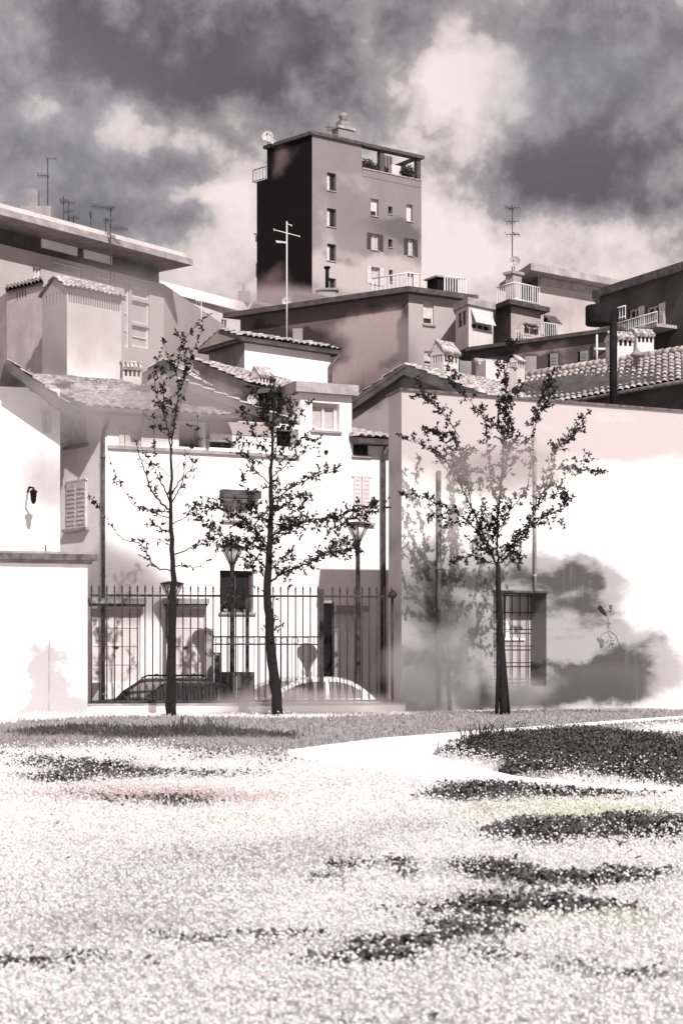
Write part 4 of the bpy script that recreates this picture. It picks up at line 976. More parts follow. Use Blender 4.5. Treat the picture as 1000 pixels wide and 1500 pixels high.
for x0, x1 in ((128, 209), (238, 301)):
    mb = MB().mat(M['concrete']); u0, zt = FK.uz(x0, 877); u1, zb_ = FK.uz(x1, 885); zt = FK.uz((x0+x1)/2, 877)[1]; zb_ = FK.uz((x0+x1)/2, 885)[1]
    FK.box(mb, u0, u1, zb_, zt, .004, .34); mb.mat(M['soffit']); FK.box(mb, u0+.04, u1-.04, zb_-.07, zb_-.003, .004, .3); mb.build('canopy', rK)
mb = MB().mat(M['soffit']); u0 = ku(243, 900); FK.box(mb, u0, u0+.12, FK.uz(243, 935)[1], FK.uz(243, 884)[1]-.08, .004, .12); mb.build('bracket', rK)
for k, (x, s) in enumerate(((331, 9), (342, 7), (360, 8))):
    u = ku(x, 890); p = FK.p(u, kwin[1]-.002, -.02)
    potted(p, .14, 90, .05, ('flowering pot at the left of the dark ground floor window sill', 'small flowering pot in the middle of the dark window sill', 'flowering pot at the right of the dark ground floor window sill')[k], 'flower pots on the window sill', .08)
# side windows of the gable wall
for (x0, y0, x1, y1) in ((101, 592, 126, 652), (99, 706, 127, 774)):
    closed_shutter(FKs, rK, FKs.rect(x0, y0, x1, y1), M['shut_l'])
mb = MB().mat(M['grey']); h = FKs.rect(86, 563, 109, 586); FKs.box(mb, h[0], h[2], h[1], h[3], .004, .12); mb.mat(M['slab']); FKs.box(mb, h[0]-.06, h[2]+.06, h[3]+.001, h[3]+.06, .004, .3); mb.build('attic_hatch', rK)
# gabled roof riding over the long house (peak at the middle)
pk = FK.p(ku(262, 557), FK.uz(262, 557, .6)[1], -.6); rk = FK.p(ku(462, 628), FK.uz(462, 630)[1], .35); lk = FK.p(ku(232, 582), FK.uz(232, 582)[1], -.6)
rk.z = FK.uz(462, 627)[1]; bkv = ks*5.5+UP*.0
r2_ = root('attic_house', at_z(pk, zK), 'low gabled attic with a pale tiled roof sloping down to the dark shed', 'attic')
mb = MB().mat(M['pink']); pts = [FK.p(ku(232), zK+.02, -.62), FK.p(uK1-.05, zK+.02, -.62), FK.p(uK1-.05, rk.z+.28, -.62), at_z(pk, pk.z-.12), at_z(lk, lk.z-.1)]
pts = [Vector((FK.p(FK.d.dot(p-FK.A), 0, -.62).x, FK.p(FK.d.dot(p-FK.A), 0, -.62).y, p.z)) for p in pts]
mb.prism(pts, ks*4); mb.build('wall', r2_)
pk2 = pk+FK.n*.3; rk2 = FK.p(FK.d.dot(rk-FK.A), rk.z, -.1)
rf2 = tiled(r2_, rk2+ks*4.6, rk2, pk2, pk2+ks*4.6, M['tile'], .25, .4, .045)
mb = MB().mat(M['soffit']); mb.prism([pk2-UP*.04, rk2-UP*.04, rk2-UP*.26, pk2-UP*.26], FK.n*.07); mb.build('bargeboard', r2_)
tile_chimney(rf2, 383, 572, 540, 54.5, 32, .7, M['white'], cap=.45)
# parapet panel, dark shed
mb = MB().mat(M['pink']); h = FK.rect(305, 612, 404, 640); FK.box(mb, h[0], h[2], h[1]+.05, zK-.02, .004, .03); mb.build('panel', rK)
mb = MB().mat(M['black']); h = FK.rect(373, 574, 441, 604, .9); p0, p1 = FK.p(h[0], 0, -.9), FK.p(h[2]+.25, 0, -.9)
zs0, zs1 = FK.uz(370, 576, .9)[1], FK.uz(443, 561, .9)[1]
rt = root('roof_shed', at_z((p0+p1)/2, zs0-1.2), 'black timber shed on the roofs beside the white dormer', 'shed')
mb.prism([at_z(p0, zs0-1.2), at_z(p1, zs0-1.2), at_z(p1, zs1-.15), at_z(p0, zs0-.1)], ks*1.8)
mb.mat(M['soffit'])
for k in range(9): q_ = p0.lerp(p1, (k+.5)/9); mb.box(at_z(q_+FK.n*.02, (zs0+zs1)/2-.65), FK.d*.02, FK.n*.02, UP*.5)
mb.build('wall', rt)
mb = MB().mat(M['soffit']); mb.prism([at_z(p0-FK.d*.2+FK.n*.25, zs0-.08), at_z(p1+FK.n*.25, zs1-.12), at_z(p1+FK.n*.25, zs1+.02), at_z(p0-FK.d*.2+FK.n*.25, zs0+.04)], ks*2.3); mb.build('roof', rt)
dish(370, 584, 49.6, 9, (-.5, -1, .1), 'grey dish on a white pole in front of the tiled attic roof', 606)
# tall dormer house
uM0, uM1 = uK1+.002, ku(515); zM2 = FK.uz(480, 578)[1]
hm = FK.rect(457, 590, 497, 631)+(.3,)
rM, mbM = row_house(uM0, uM1, zM2, [hm], 'tall white house with a wide attic window and a pale flat roof')
mbM.build('wall', rM)
mb = MB().mat(M['slab']); zf = FK.uz(480, 563)[1]; FK.box(mb, uM0-.25, uM1+.12, zM2, zf, -5, .25); mb.build('roof', rM)
w = pane_window(FK, rM, hm[:4], M['white'], M['glassl'], .3, .1, 1)
mb = MB().mat(M['black']); z = FK.uz(477, 662)[1]; u = ku(477, 662); mb.tube([FK.p(u, z, 0), FK.p(u, z, .06)], .06, 10); mb.build('vent', rM)
# low house in the shadow of the big wall
uL0, uL1 = uM1+.002, ku(600); zL = FK.uz(540, 640)[1]-.15
hl1 = FK.rect(517, 641, 540, 667)+(.15,); hl2 = FK.rect(480, 893, 526, 1010)
hl3 = FK.rect(517, 699, 541, 765)
rL, mbL = row_house(uL0, uL1, zL, [hl1], 'low house with a small tiled roof in the shade of the big wall', wm=M['rowwall'])
mbL.build('wall', rL)
e0, e1 = FK.p(uL0, zL+.05, .45), FK.p(uL1, zL+.05, .45)
tiled(rL, e0, e1, e1+ks*4.5+UP*.95, e0+ks*4.5+UP*.95, M['tile'], .25, .4, .045)
mb = MB().mat(M['soffit']); FK.box(mb, uL0, uL1, zL-.12, zL+.02, .01, .5); mb.build('eave', rL)
pane_window(FK, rL, hl1[:4], M['shut_d'], M['glass'], .15, .06, 1); closed_shutter(FK, rL, hl3, M['white'])
mb = MB().mat(M['gutter']); u = ku(559, 800); mb.tube([FK.p(u, zL-.1, .4), FK.p(u, zL-.5, .1), FK.p(u, GZ+.1, .1)], .085, 10); mb.build('downpipe', rL)
mb = MB().mat(M['white2']); u0, z0, u1, z1 = FK.rect(489, 900, 526, 1000); FK.box(mb, u0, u1, GZ+.1, z1, .006, .05)
for t in (.2, .45, .7): FK.box(mb, u0+.1, u1-.1, GZ+.3+(z1-GZ)*t-.2, GZ+.3+(z1-GZ)*t+.2, .05, .065)
dr = mb.build('door', rM if (u0+u1)/2 < uM1 else rL)
mb = MB().mat(M['slab']); FK.box(mb, u0-.15, u1+.1, z1+.08, z1+.26, .004, .5); mb.build('canopy', rM if (u0+u1)/2 < uM1 else rL)
# left front: garage with cornice, and a house corner with a dark eave
gA, gB = plan(-60, 41.2), plan(128, 42.2); gA = gB+(gA-gB)*1.6; FGa = Facade(gA, gB)
M['garage'] = tinted('white garage plaster with painted grey clouds', (.86, .82, .815), [((.40, .37, .375), fblobs(FGa, [(70,1000,30,50,.8),(95,960,20,40,.6),(60,960,20,40,.6),(115,1035,30,16,1.3),(50,1040,40,18,1.2),(60,985,16,30,.6),(90,1020,16,20,.5),(70,1050,60,10,.7)]), .45, 1.3, 2.2)], faxes(FGa), warp=.8, wscale=1.2, fscale=3.0, bump=.15, streak=.05)  # grey clouds painted in for a leaf-shadow look
rt, (fg,), ftg, _ = block('garage', 'plain white garage with a moulded cornice at the left edge', 'garage', [gA, gB], Z(826, 42), M['garage'], back=Vector((-1.5, 3.5, 0)), zb=-.02)
slab(rt, 'cornice', ftg, Z(826, 42), Z(821, 42), M['concrete'], .1)
slab(rt, 'cornice', ftg, Z(821, 42)+.002, Z(812, 42), M['gutter'], .22); slab(rt, 'roof', ftg, Z(812, 42)+.002, Z(810, 42)+.03, M['concrete'], .12)
mb = MB().mat(M['gutter']); mb.tube([W(67, 812, 42.6), W(67, 798, 42.6)], .02, 6); mb.build('vent_pipe', rt)
mb = MB().mat(M['slab']); u = FGa.uz(72, 980)[0]; FGa.box(mb, u-.012, u+.012, 0, FGa.uz(72, 935)[1], .003, .015); mb.build('joint_strip', rt)
lA, lB = plan(-60, 44.5), plan(88, 45.2); lA = lB+(lA-lB)*1.8; FLh = Facade(lA, lB)
hls = [FLh.rect(61, 604, 73, 634)]
M['cornerw'] = M['rowside']
rt, (fl,), ftl, _ = block('corner_house', 'pale house corner with a steep dark tiled eave at the left edge', 'house', [lA, lB], Z(566, 44.8), M['cornerw'], back=Vector((-2, 5, 0)))
closed_shutter(FLh, rt, hls[0], M['shut_l'], False)
pA, pB = W(118, 606, 44.5), W(10, 526, 43.9)
bv = Vector((-1.1, 4.5, 0)); 
mb = MB().mat(M['cornerw']); ua, ub = FLh.uz(0, 560)[0], FLh.L
rfl = tiled(rt, pA+bv, pA, pB, pB+bv, M['tile'], .25, .4, .04)
mb = MB().mat(M['soffit']); nn = Vector((0, -1, 0)); mb.prism([pA-UP*.03, pB-UP*.03, pB-UP*.3, pA-UP*.3], Vector((0, .12, 0))); mb.build('bargeboard', rt)
mb = MB().mat(M['soffit'])
for t in (.15, .4, .65): q_ = pA.lerp(pB, t)-UP*.3; mb.box(q_+Vector((-.06, .25, .06)), (.05, 0, 0), (0, .16, 0), UP*.07)
mb.build('rafter', rt)
rt = root('wall_lantern', W(49, 738, 44.3), 'dark lantern bracket on the corner house wall at the left edge', 'lantern')
MB().mat(M['black']).lathe(W(49, 738, 44.3), [(.03, 0), (.07, .08), (.09, .3), (.12, .33), (.03, .4)], 8).build('lamp_head', rt)
MB().mat(M['black']).tube([W(49, 726, 44.3)-UP*.02, W(49, 720, 44.3)+UP*.1, W(43, 720, 44.4)+UP*.12, W(40, 722, 45.1)], .03, 6).build('bracket', rt)

# big chimney-like block with slots
jc = [(62, 53), (98, 52), (178, 53.6)]; zJ = Z(421, 52)
FJ1, FJ2 = Facade(plan(*jc[0]), plan(*jc[1])), Facade(plan(*jc[1]), plan(*jc[2]))
M['jl'] = tinted('grey cloudy plaster', (.27, .235, .235), [((.10, .09, .093), [(.5, 9.2, .9, .8, 1.0), (.3, 8.0, .9, .3, .5)], .4, 1.1, 1.1)], faxes(FJ1), warp=.9, fscale=.9)  # left face coloured darker than the lit one, shade in the plaster
M['jr'] = tinted('pale pinkish plaster', (.52, .46, .45), [((.80, .755, .745), [(.9, 9.2, 2.4, 1.6, 1.3)], .2, 1.0, .6)], faxes(FJ2), warp=.9, fscale=.9, streak=.1)
hj1 = [(t*FJ1.L/14*1.0+FJ1.L*.12, zJ-.42, t*FJ1.L/14+FJ1.L*.12+FJ1.L/19, zJ-.06, .25) for t in range(0, 12, 2)]
n2 = 22; hj2 = [(FJ2.L*(.03+.95*t/n2), zJ-.44, FJ2.L*(.03+.95*t/n2)+FJ2.L/36, zJ-.08, .25) for t in range(n2)]
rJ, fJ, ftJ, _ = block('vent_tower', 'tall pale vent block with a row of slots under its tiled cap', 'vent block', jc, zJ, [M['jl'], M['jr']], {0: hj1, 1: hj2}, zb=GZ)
mb = MB().mat(M['black'])  # black boxes in the slots stand in for their inner shade
for F_, hh in ((FJ1, hj1), (FJ2, hj2)):
    for h in hh: F_.box(mb, h[0]+.004, h[2]-.004, h[1]+.004, h[3]-.004, -.245, -.05)
mb.build('slot_shade_boxes', rJ)
mb = MB().mat(M['jl']); a, b = at_z(ftJ[0], zJ), at_z(ftJ[1], zJ); m_ = (a+b)/2+UP*.42
mb.prism([a, b, m_], plan(*jc[2])-plan(*jc[1])); mb.build('cap', rJ)
lv = plan(*jc[2])-plan(*jc[1]); ov = (b-a).normalized()
tiled(rJ, b+ov*.15-UP*.04-lv*.03, b+ov*.15-UP*.04+lv*1.03, m_+lv*1.03+UP*.05, m_-lv*.03+UP*.05, M['tile'], .17, .3, .05, 'roof', .06)
tiled(rJ, a-ov*.15-UP*.04+lv*1.03, a-ov*.15-UP*.04-lv*.03, m_-lv*.03+UP*.05, m_+lv*1.03+UP*.05, M['tile'], .17, .3, .05, 'rear_roof', .06)
jd = [(10, 56), (63, 54.6)]; rq, (fj_,), ftq2, _ = block('small_vent_tower', 'smaller grey vent block with slots left of the tall one', 'vent block', jd, Z(418, 55), M['pink'], {0: [(FJ1.L*.0+.55+.16*t, Z(418, 55)-.42, .62+.16*t, Z(418, 55)-.06, .2) for t in range(4)]}, back=Vector((-1, 2, 0)))
z_ = Z(418, 55); a, b = at_z(ftq2[0], z_-.02), at_z(ftq2[1], z_-.02); tiled(rq, a+Vector((0, -.2, 0)), b+Vector((0.05, -.2, 0)), b+Vector((-.3, 1.5, .5)), a+Vector((-.3, 1.5, .5)), M['tile'], .2, .3, .05, 'roof', .06)

# office block with the broad roof slab, far left
ic = [(-60, 62), (240, 70.5)]; FI = Facade(plan(*ic[0]), plan(*ic[1])); zI = Z(412, 70)
hi = [FI.rect(192, 404, 218, y1) for y1 in ()]
M['office'] = tinted('pinkish grey office plaster', (.41, .36, .352), [((.42, .365, .355), fblobs(FI, [(220,470,60,50,1.0),(200,520,50,30,.8)]), .4, 1.1, 1.0)], faxes(FI), warp=1.5, wscale=.4, fscale=.7)
hi = [FI.rect(193, 407, 219, 437), FI.rect(193, 442, 219, 474), FI.rect(193, 478, 219, 509), FI.rect(182, 407, 190, 509), FI.rect(48, 388, 60, 408), FI.rect(76, 386, 120, 400), FI.rect(140, 394, 168, 410)]
rI, (fI,), ftI, _ = block('office_block', 'pinkish flat roofed office block with tall glazed bays at the left', 'office', ic, zI, M['office'], {0: hi}, back=Vector((2, 9, 0)))
zI2 = Z(396, 71)
mb = MB().mat(M['dark']); FI.box(mb, 0, FI.L, zI, zI2-.01, -8, -.3); mb.build('attic_band', rI)  # dark colour stands in for the shadow strip under the slab
mb = MB().mat(M['white2']); h = FI.rect(122, 365, 163, 374, .3); FI.box(mb, h[0], h[2], zI+.35, zI+.75, -.3, -.24); h = FI.rect(60, 362, 112, 372, .3); FI.box(mb, h[0], h[2], zI+.35, zI+.7, -.3, -.24); mb.build('strip_window', rI)
sl = [FI.p(-2, 0, 1.3), FI.p(FI.L+.45, 0, 1.3), FI.p(FI.L+.45, 0, -9), FI.p(-2, 0, -9)]
rfI = slab(rI, 'roof', sl, zI2, zI2+.26, M['slab']); slab(rI, 'roof_edge', sl, zI2+.262, zI2+.5, M['white'], -.2)
for i, h in enumerate(hi): pane_window(fI, rI, h, M['frame'], M['glassl'], .18, .09, 0 if i < 4 else 1, sill=False, cross=3 if i == 3 else 1 if i in (0, 2) else 0)
sl2 = [FI.p(-1, 0, -1.5), FI.p(FI.uz(128, 340, 1.5)[0], 0, -1.5), FI.p(FI.uz(128, 340, 1.5)[0], 0, -7), FI.p(-1, 0, -7)]
slab(rI, 'penthouse_wall', sl2, zI2+.5, zI2+.95, M['grey']); slab(rI, 'penthouse_roof', sl2, zI2+.96, zI2+1.1, M['soffit'], .3)
mb = MB().mat(M['grey']); c = W(55, 325, 66); mb.box(c+UP*.2, (.6, 0, 0), (0, .4, 0), UP*.35); mb.box(c+UP*.9-Vector((.2, 0, 0)), (.25, 0, 0), (0, .25, 0), UP*.4); mb.build('chimney', rI)
ag = [(70, 330, 231, 67, [(232, 7, .3, 2, 5), (257, 8, .2, 8, -7)], 'tall thin aerial with a bent tip at the far left of the office roof'),
      (93, 342, 287, 69, [(294, 5, .2, 8, 0), (310, 6, .6, 4, 8)], 'aerial with a small grid on the office roof'),
      (100, 343, 293, 69.5, [(296, 4, -.3, 3, 5)], 'plain slim aerial beside the gridded one on the office roof'),
      (108, 345, 315, 69.5, [(319, 7, .1, 7, 0)], 'short low aerial on the office roof'),
      (133, 352, 308, 70, [(312, 2, .1, 3, 0)], 'bare slender mast near the middle of the office roof'),
      (155, 360, 320, 70, [(322, 3, .3, 4, 0)], 'short aerial just left of the tall ornate one'),
      (162, 395, 303, 66, [(305, 16, -.15, 12, -12), (304, 7, .8, 5, 0), (333, 13, -.05, 9, 12), (322, 5, .9, 4, 0), (345, 4, -.6, 5, 3)], 'tall aerial with several toothed booms before the office roof')]
for x, y0, y1, d, bm_, lb in ag: aerial(x, y0, y1, d, bm_, lb, r=.022)
# low wing and house beyond it
rw2, (fw2,), ftw, _ = block('office_wing', 'plain pinkish wing joined to the right of the office block', 'wing', [(239, 72), (266, 74)], Z(436, 72), M['pink'], back=Vector((1, 6, 0)))
slab(rw2, 'roof', ftw, Z(436, 72), Z(431, 72), M['slab'], .12)
ch = [(240, 82), (372, 88)]; FC = Facade(plan(*ch[0]), plan(*ch[1])); hc_ = [FC.rect(x, 467, x+9, 491) for x in (266, 300, 324)]
rc_, (fc_,), ftc, _ = block('flat_roofed_house', 'pale house with three dark shutters and a flat dark roof', 'house', ch, Z(452, 86), M['white'], {0: hc_}, back=Vector((2, 8, 0)))
rfc = slab(rc_, 'roof', ftc, Z(452, 86), Z(452, 86)+.5, M['white2'], .4); slab(rc_, 'roof_edge', ftc, Z(452, 86)+.51, Z(438, 86), M['soffit'], .0)
for i, h in enumerate(hc_): pane_window(fc_, rc_, h, M['frame'], M['shut_d'] if i else M['glass'], .1, .04, 1, sill=False)
mb = MB().mat(M['grey']); c = W(357, 440, 87); mb.box(c+UP*.15, (.3, 0, 0), (0, .3, 0), UP*.3); mb.tube([c, c+UP*.9], .06, 6); mb.build('chimney', rfc)
aerial(295, 470, 428, 70, [(440, 8, .1, 5, 0)], 'pale thin aerial before the flat roofed house', r=.02, mat=M['rail'])
# white low building with long tiled edge
wc = [(306, 60), (358, 58), (484, 60.4)]; zW = Z(505, 58.4)
FW2 = Facade(plan(*wc[1]), plan(*wc[2]))
rW_, fW, ftW, _ = block('white_rear_house', 'bright white rear house with a long low tiled edge', 'house', wc, zW, [M['grey'], M['white2']])
slab(rW_, 'eave', ftW, zW, zW+.12, M['soffit'], .3)
cW = sum(ftW, Vector((0, 0, 0)))/4; qW = offset_poly(ftW, .32)
m0, m1 = (qW[0]+qW[1])/2, (qW[3]+qW[2])/2
tiled(rW_, at_z(qW[1], zW+.14), at_z(qW[2], zW+.14), at_z(m1, zW+.62), at_z(m0, zW+.62), M['tile'], .25, .4, .045)
tiled(rW_, at_z(qW[3], zW+.14), at_z(qW[0], zW+.14), at_z(m0, zW+.62), at_z(m1, zW+.62), M['tile'], .25, .4, .045, 'rear_roof')
mb = MB().mat(M['pink']); mb.prism([at_z(qW[0], zW+.13), at_z(qW[1], zW+.13), at_z(m0, zW+.6)], (qW[3]-qW[0]).normalized()*.1); mb.build('gable', rW_)
mb = MB().mat(M['gutter']); uu = fW[1].L; mb.tube([fW[1].p(uu+.2, zW, .3), fW[1].p(uu-.1, zW-.45, .1), fW[1].p(uu-.1, zW-3, .1)], .07, 8); mb.build('downpipe', rW_)
mb = MB().mat(M['grey']); c = W(436, 500, 60.5); mb.box(c, (.18, 0, 0), (0, .18, 0), UP*.45); mb.build('chimney', rW_)
# tiled roofs between: large pale slope and a shed gable at its left
def roof_house(label, el, er, tr, tl, wall_drop=3.0, wm=None):
    c = (Vector(el)+Vector(er))/2; r_ = root('tiled_house', at_z(c, c.z-wall_drop), label, 'house')
    mb = MB().mat(wm or M['pink']); q = [Vector(p) for p in (el, er, tr, tl)]; cc = sum(q, Vector())/4; q = [cc+(p-cc)*.92 for p in q]
    zb_ = c.z-wall_drop
    for i in range(4): mb.quad(at_z(q[i], zb_), at_z(q[(i+1) % 4], zb_), q[(i+1) % 4]-UP*.1, q[i]-UP*.1)
    mb.build('wall', r_)
    return r_, tiled(r_, el, er, tr, tl, M['tile'], .25, .4, .045)
bv = Vector((2.4, 3.4, 0))
p_l, p_r = W(262, 549, 55), W(372, 567, 53.5)
t0_ = W(290, 528, 56)
r3, rf3 = roof_house('pale tiled house behind the attic with a long dark verge', W(368, 563, 53.2)+bv*1.2, W(368, 563, 53.2), W(283, 526, 55), W(283, 526, 55)+bv*1.2, 5)
mb = MB().mat(M['soffit']); a, b = W(283, 526, 54.9), W(368, 563, 53.1); mb.prism([a-UP*.02, b-UP*.02, b-UP*.3, a-UP*.3], Vector((0, .1, 0))); mb.build('bargeboard', r3)
r4 = root('gable_shed', W(232, 600, 54), 'little grey gabled shed half hidden behind the leftmost tree crown', 'shed')
mb = MB().mat(M['grey']); pts = [W(202, 572, 54), W(285, 580, 53.5), W(285, 556, 53.5), W(238, 530, 53.8), W(202, 556, 54)]; mb.prism([p-UP*0 for p in pts], Vector((.8, 3, 0))); mb.build('wall', r4)
a, b, c = W(196, 556, 53.8), W(238, 526, 53.6), W(292, 560, 53.3); v_ = Vector((.8, 3.1, 0))
tiled(r4, c+v_, c, b, b+v_, M['tile'], .25, .4, .045); tiled(r4, a, a+v_, b+v_, b, M['tile'], .25, .4, .045, 'rear_roof')
mb = MB().mat(M['soffit']); mb.prism([a-UP*.03, b-UP*.03, b-UP*.2, a-UP*.2], Vector((0, .08, 0))); mb.prism([b-UP*.03, c-UP*.03, c-UP*.2, b-UP*.2], Vector((0, .08, 0))); mb.build('bargeboard', r4)
r5 = root('roof_chimneys', W(195, 600, 53.6), 'low pale stack with a scalloped tile cap beside the vent block', 'chimney')
tile_chimney(r5, 192, 572, 532, 53.6, 34, .3, M['white'], 'stack')
# street lamp
def street_lamp(px, py_top, d, label):
    zt = Z(py_top, d); b = at_z(plan(px, d), GZ); h = zt-GZ
    rt = root('street_lamp', b, label, 'street lamp', 'street lamps behind the fence')
    MB().mat(M['iron']).lathe(b, [(.11, 0), (.11, .5), (.075, .55), (.06, h-.7), (.075, h-.62), (.075, h-.56)], 12).build('post', rt)
    mb = MB().mat(M['iron']); t = b+UP*(h-.56)
    for k in range(8):
        a = 2*math.pi*k/8; e = Vector((math.cos(a), math.sin(a), 0)); mb.tube([t+e*.07, t+e*.31+UP*.46], .014, 5)
    mb.lathe(t, [(.1, 0), (.1, .05)], 10); hd = mb.build('lamp_frame', rt)
    MB().mat(M['iron']).lathe(t+UP*.46, [(.34, 0), (.35, .03), (.2, .08), (.03, .1)], 16).build('lamp_cap', rt)
    MB().mat(M['lampglass']).lathe(t+UP*.03, [(.065, 0), (.285, .425)], 14).build('lamp_shade', rt)
M['lampglass'] = simple('milky lamp glass', (.62, .58, .57), .35, .1, 6)
street_lamp(340, 797, 45.6, 'street lamp before the dark ground floor window')
street_lamp(524, 764, 45.8, 'tallest street lamp, near the shaded low house')
street_lamp(252, 851, 47.0, 'short street lamp mostly hidden behind the leftmost tree trunk')

# ------------------------------------------------------------------ fence on its low kerb wall
FF_ = Facade(FA, FB); rt = root('kerb_wall', at_z((FA+FB)/2, GZ), 'low pale kerb wall under the iron fence', 'kerb wall')
mb = MB().mat(M['white2']); a_, b_ = FF_.uz(126, 1045)[0], FF_.L+.3; FF_.box(mb, a_, b_, GZ, .20, -.22, .02); mb.build('wall', rt)
mb = MB().mat(M['concrete']); FF_.box(mb, a_, b_, .202, .245, -.26, .06); mb.build('coping', rt)
rt = root('iron_fence', FF_.p(FF_.L/2, .245), 'tall iron bar fence with spear tips on the pale kerb wall', 'fence')
u0 = FF_.uz(134, 900)[0]; u1 = FF_.uz(574, 900)[0]; zt_ = FF_.uz(300, 871)[1]; zb_ = FF_.uz(300, 1036)[1]; zb_ = max(zb_, .30)
n = 40; skip = {round(n*(470-134)/440), round(n*(362-134)/440)}
for k in range(n+1):
    u = u0+(u1-u0)*k/n
    if k in skip: continue
    mb = MB().mat(M['iron']); mb.tube([FF_.p(u, zb_-.04, -.1), FF_.p(u, zt_+.06, -.1)], .0165, 6)
    mb.lathe(FF_.p(u, zt_+.06, -.1), [(.014, 0), (.03, .03), (.012, .05), (.028, .085), (.018, .14), (.002, .2)], 6); mb.build('bar', rt)
for z, r_ in ((zt_-.03, .03), (zb_, .03)):
    mb = MB().mat(M['iron']); FF_.box(mb, u0-.05, u1+.03, z-r_*.9, z+r_*.9, -.125, -.075); mb.build('rail', rt)
for px, w_, top in ((471, .06, 863), (362.5, .045, 860)):
    mb = MB().mat(M['iron']); u = FF_.uz(px, 900)[0]; FF_.box(mb, u-w_, u+w_, .245, FF_.uz(px, top)[1], -.16, -.04); mb.build('post', rt)
mb = MB().mat(M['iron']); mb.tube([FF_.p(u1+.03, .245, -.1), FF_.p(u1+.03, zt_+.1, -.1)], .03, 8); mb.lathe(FF_.p(u1+.03, zt_-.1, -.1), [(.02, 0), (.1, .06), (.12, .13), (.09, .2), (.02, .26)], 10); mb.build('post', rt)
# lower garden gate behind
P0, P1 = plan(311, 46), plan(468, 46.6); FP = Facade(P0, P1); rt = root('garden_gate', at_z((P0+P1)/2, GZ), 'lower ornamental gate with a band of rings behind the iron fence', 'gate')
za, zb2, zc = FP.uz(390, 933)[1], FP.uz(390, 944)[1], GZ+.15
for z in (za, zb2, zc):
    mb = MB().mat(M['iron']); FP.box(mb, 0, FP.L, z-.02, z+.02, -.02, .02); mb.build('rail', rt)
mb = MB().mat(M['iron']); k = .1
while k < FP.L:
    mb.tube([FP.p(k, zc, 0), FP.p(k, za, 0)], .011, 5); k += .155
mb.build('bars', rt)
k = .18
while k < FP.L-.1:
    c = FP.p(k, (za+zb2)/2, .02); rr = (za-zb2)/2*.85
    mb = MB().mat(M['iron']); mb.tube([c+FP.d*rr*math.cos(t*math.pi/5)+UP*rr*math.sin(t*math.pi/5) for t in range(11)], .009, 4, False); k += .31; mb.build('ring', rt)
def pillar(x0, x1, yt, d, mat, label, name='gate_pillar', cap=True):
    c0, c1 = plan(x0, d), plan(x1, d); w_ = (c1-c0).length/2; c = (c0+c1)/2; rt = root(name, at_z(c, GZ), label, 'pillar')
    mb = MB().mat(mat); zt = Z(yt, d); mb.box(at_z(c, (GZ+zt)/2), (w_, 0, 0), (0, w_*.9, 0), UP*(zt-GZ)/2); mb.build('shaft', rt, .01)
    if cap: mb = MB().mat(M['concrete']); mb.box(at_z(c, zt+.04), (w_*1.2, 0, 0), (0, w_*1.1, 0), UP*.038); mb.build('cap', rt)
pillar(300, 311, 925, 45.8, M['concrete'], 'pale concrete gate pillar left of the ornamental gate')
pillar(472, 489, 884, 46.8, M['black'], 'black pillar behind the thick fence post, right of the gate')
pillar(489.5, 494, 925, 46.4, M['grey'], 'slim grey pillar leaning close to the black pillar')
pillar(314, 322, 960, 45.2, M['dark'], 'short dark bollard left of the planters', 'bollard')
for x0, x1, lb in ((318, 346, 'dark box planter at the left, behind the fence'), (346.5, 372, 'dark box planter at the right, behind the fence')):
    c0, c1 = plan(x0, 44.9), plan(x1, 44.9); c = (c0+c1)/2; w_ = (c1-c0).length/2; rt = root('planter', at_z(c, GZ), lb, 'planter', 'planters behind the fence')
    zt = Z(985, 44.9); mb = MB().mat(M['dark']); mb.box(at_z(c, (GZ+zt)/2), (w_*.95, 0, 0), (0, w_*.8, 0), UP*(zt-GZ)/2); mb.box(at_z(c, zt-.05), (w_, 0, 0), (0, w_*.85, 0), UP*.06); mb.build('box', rt, .015)

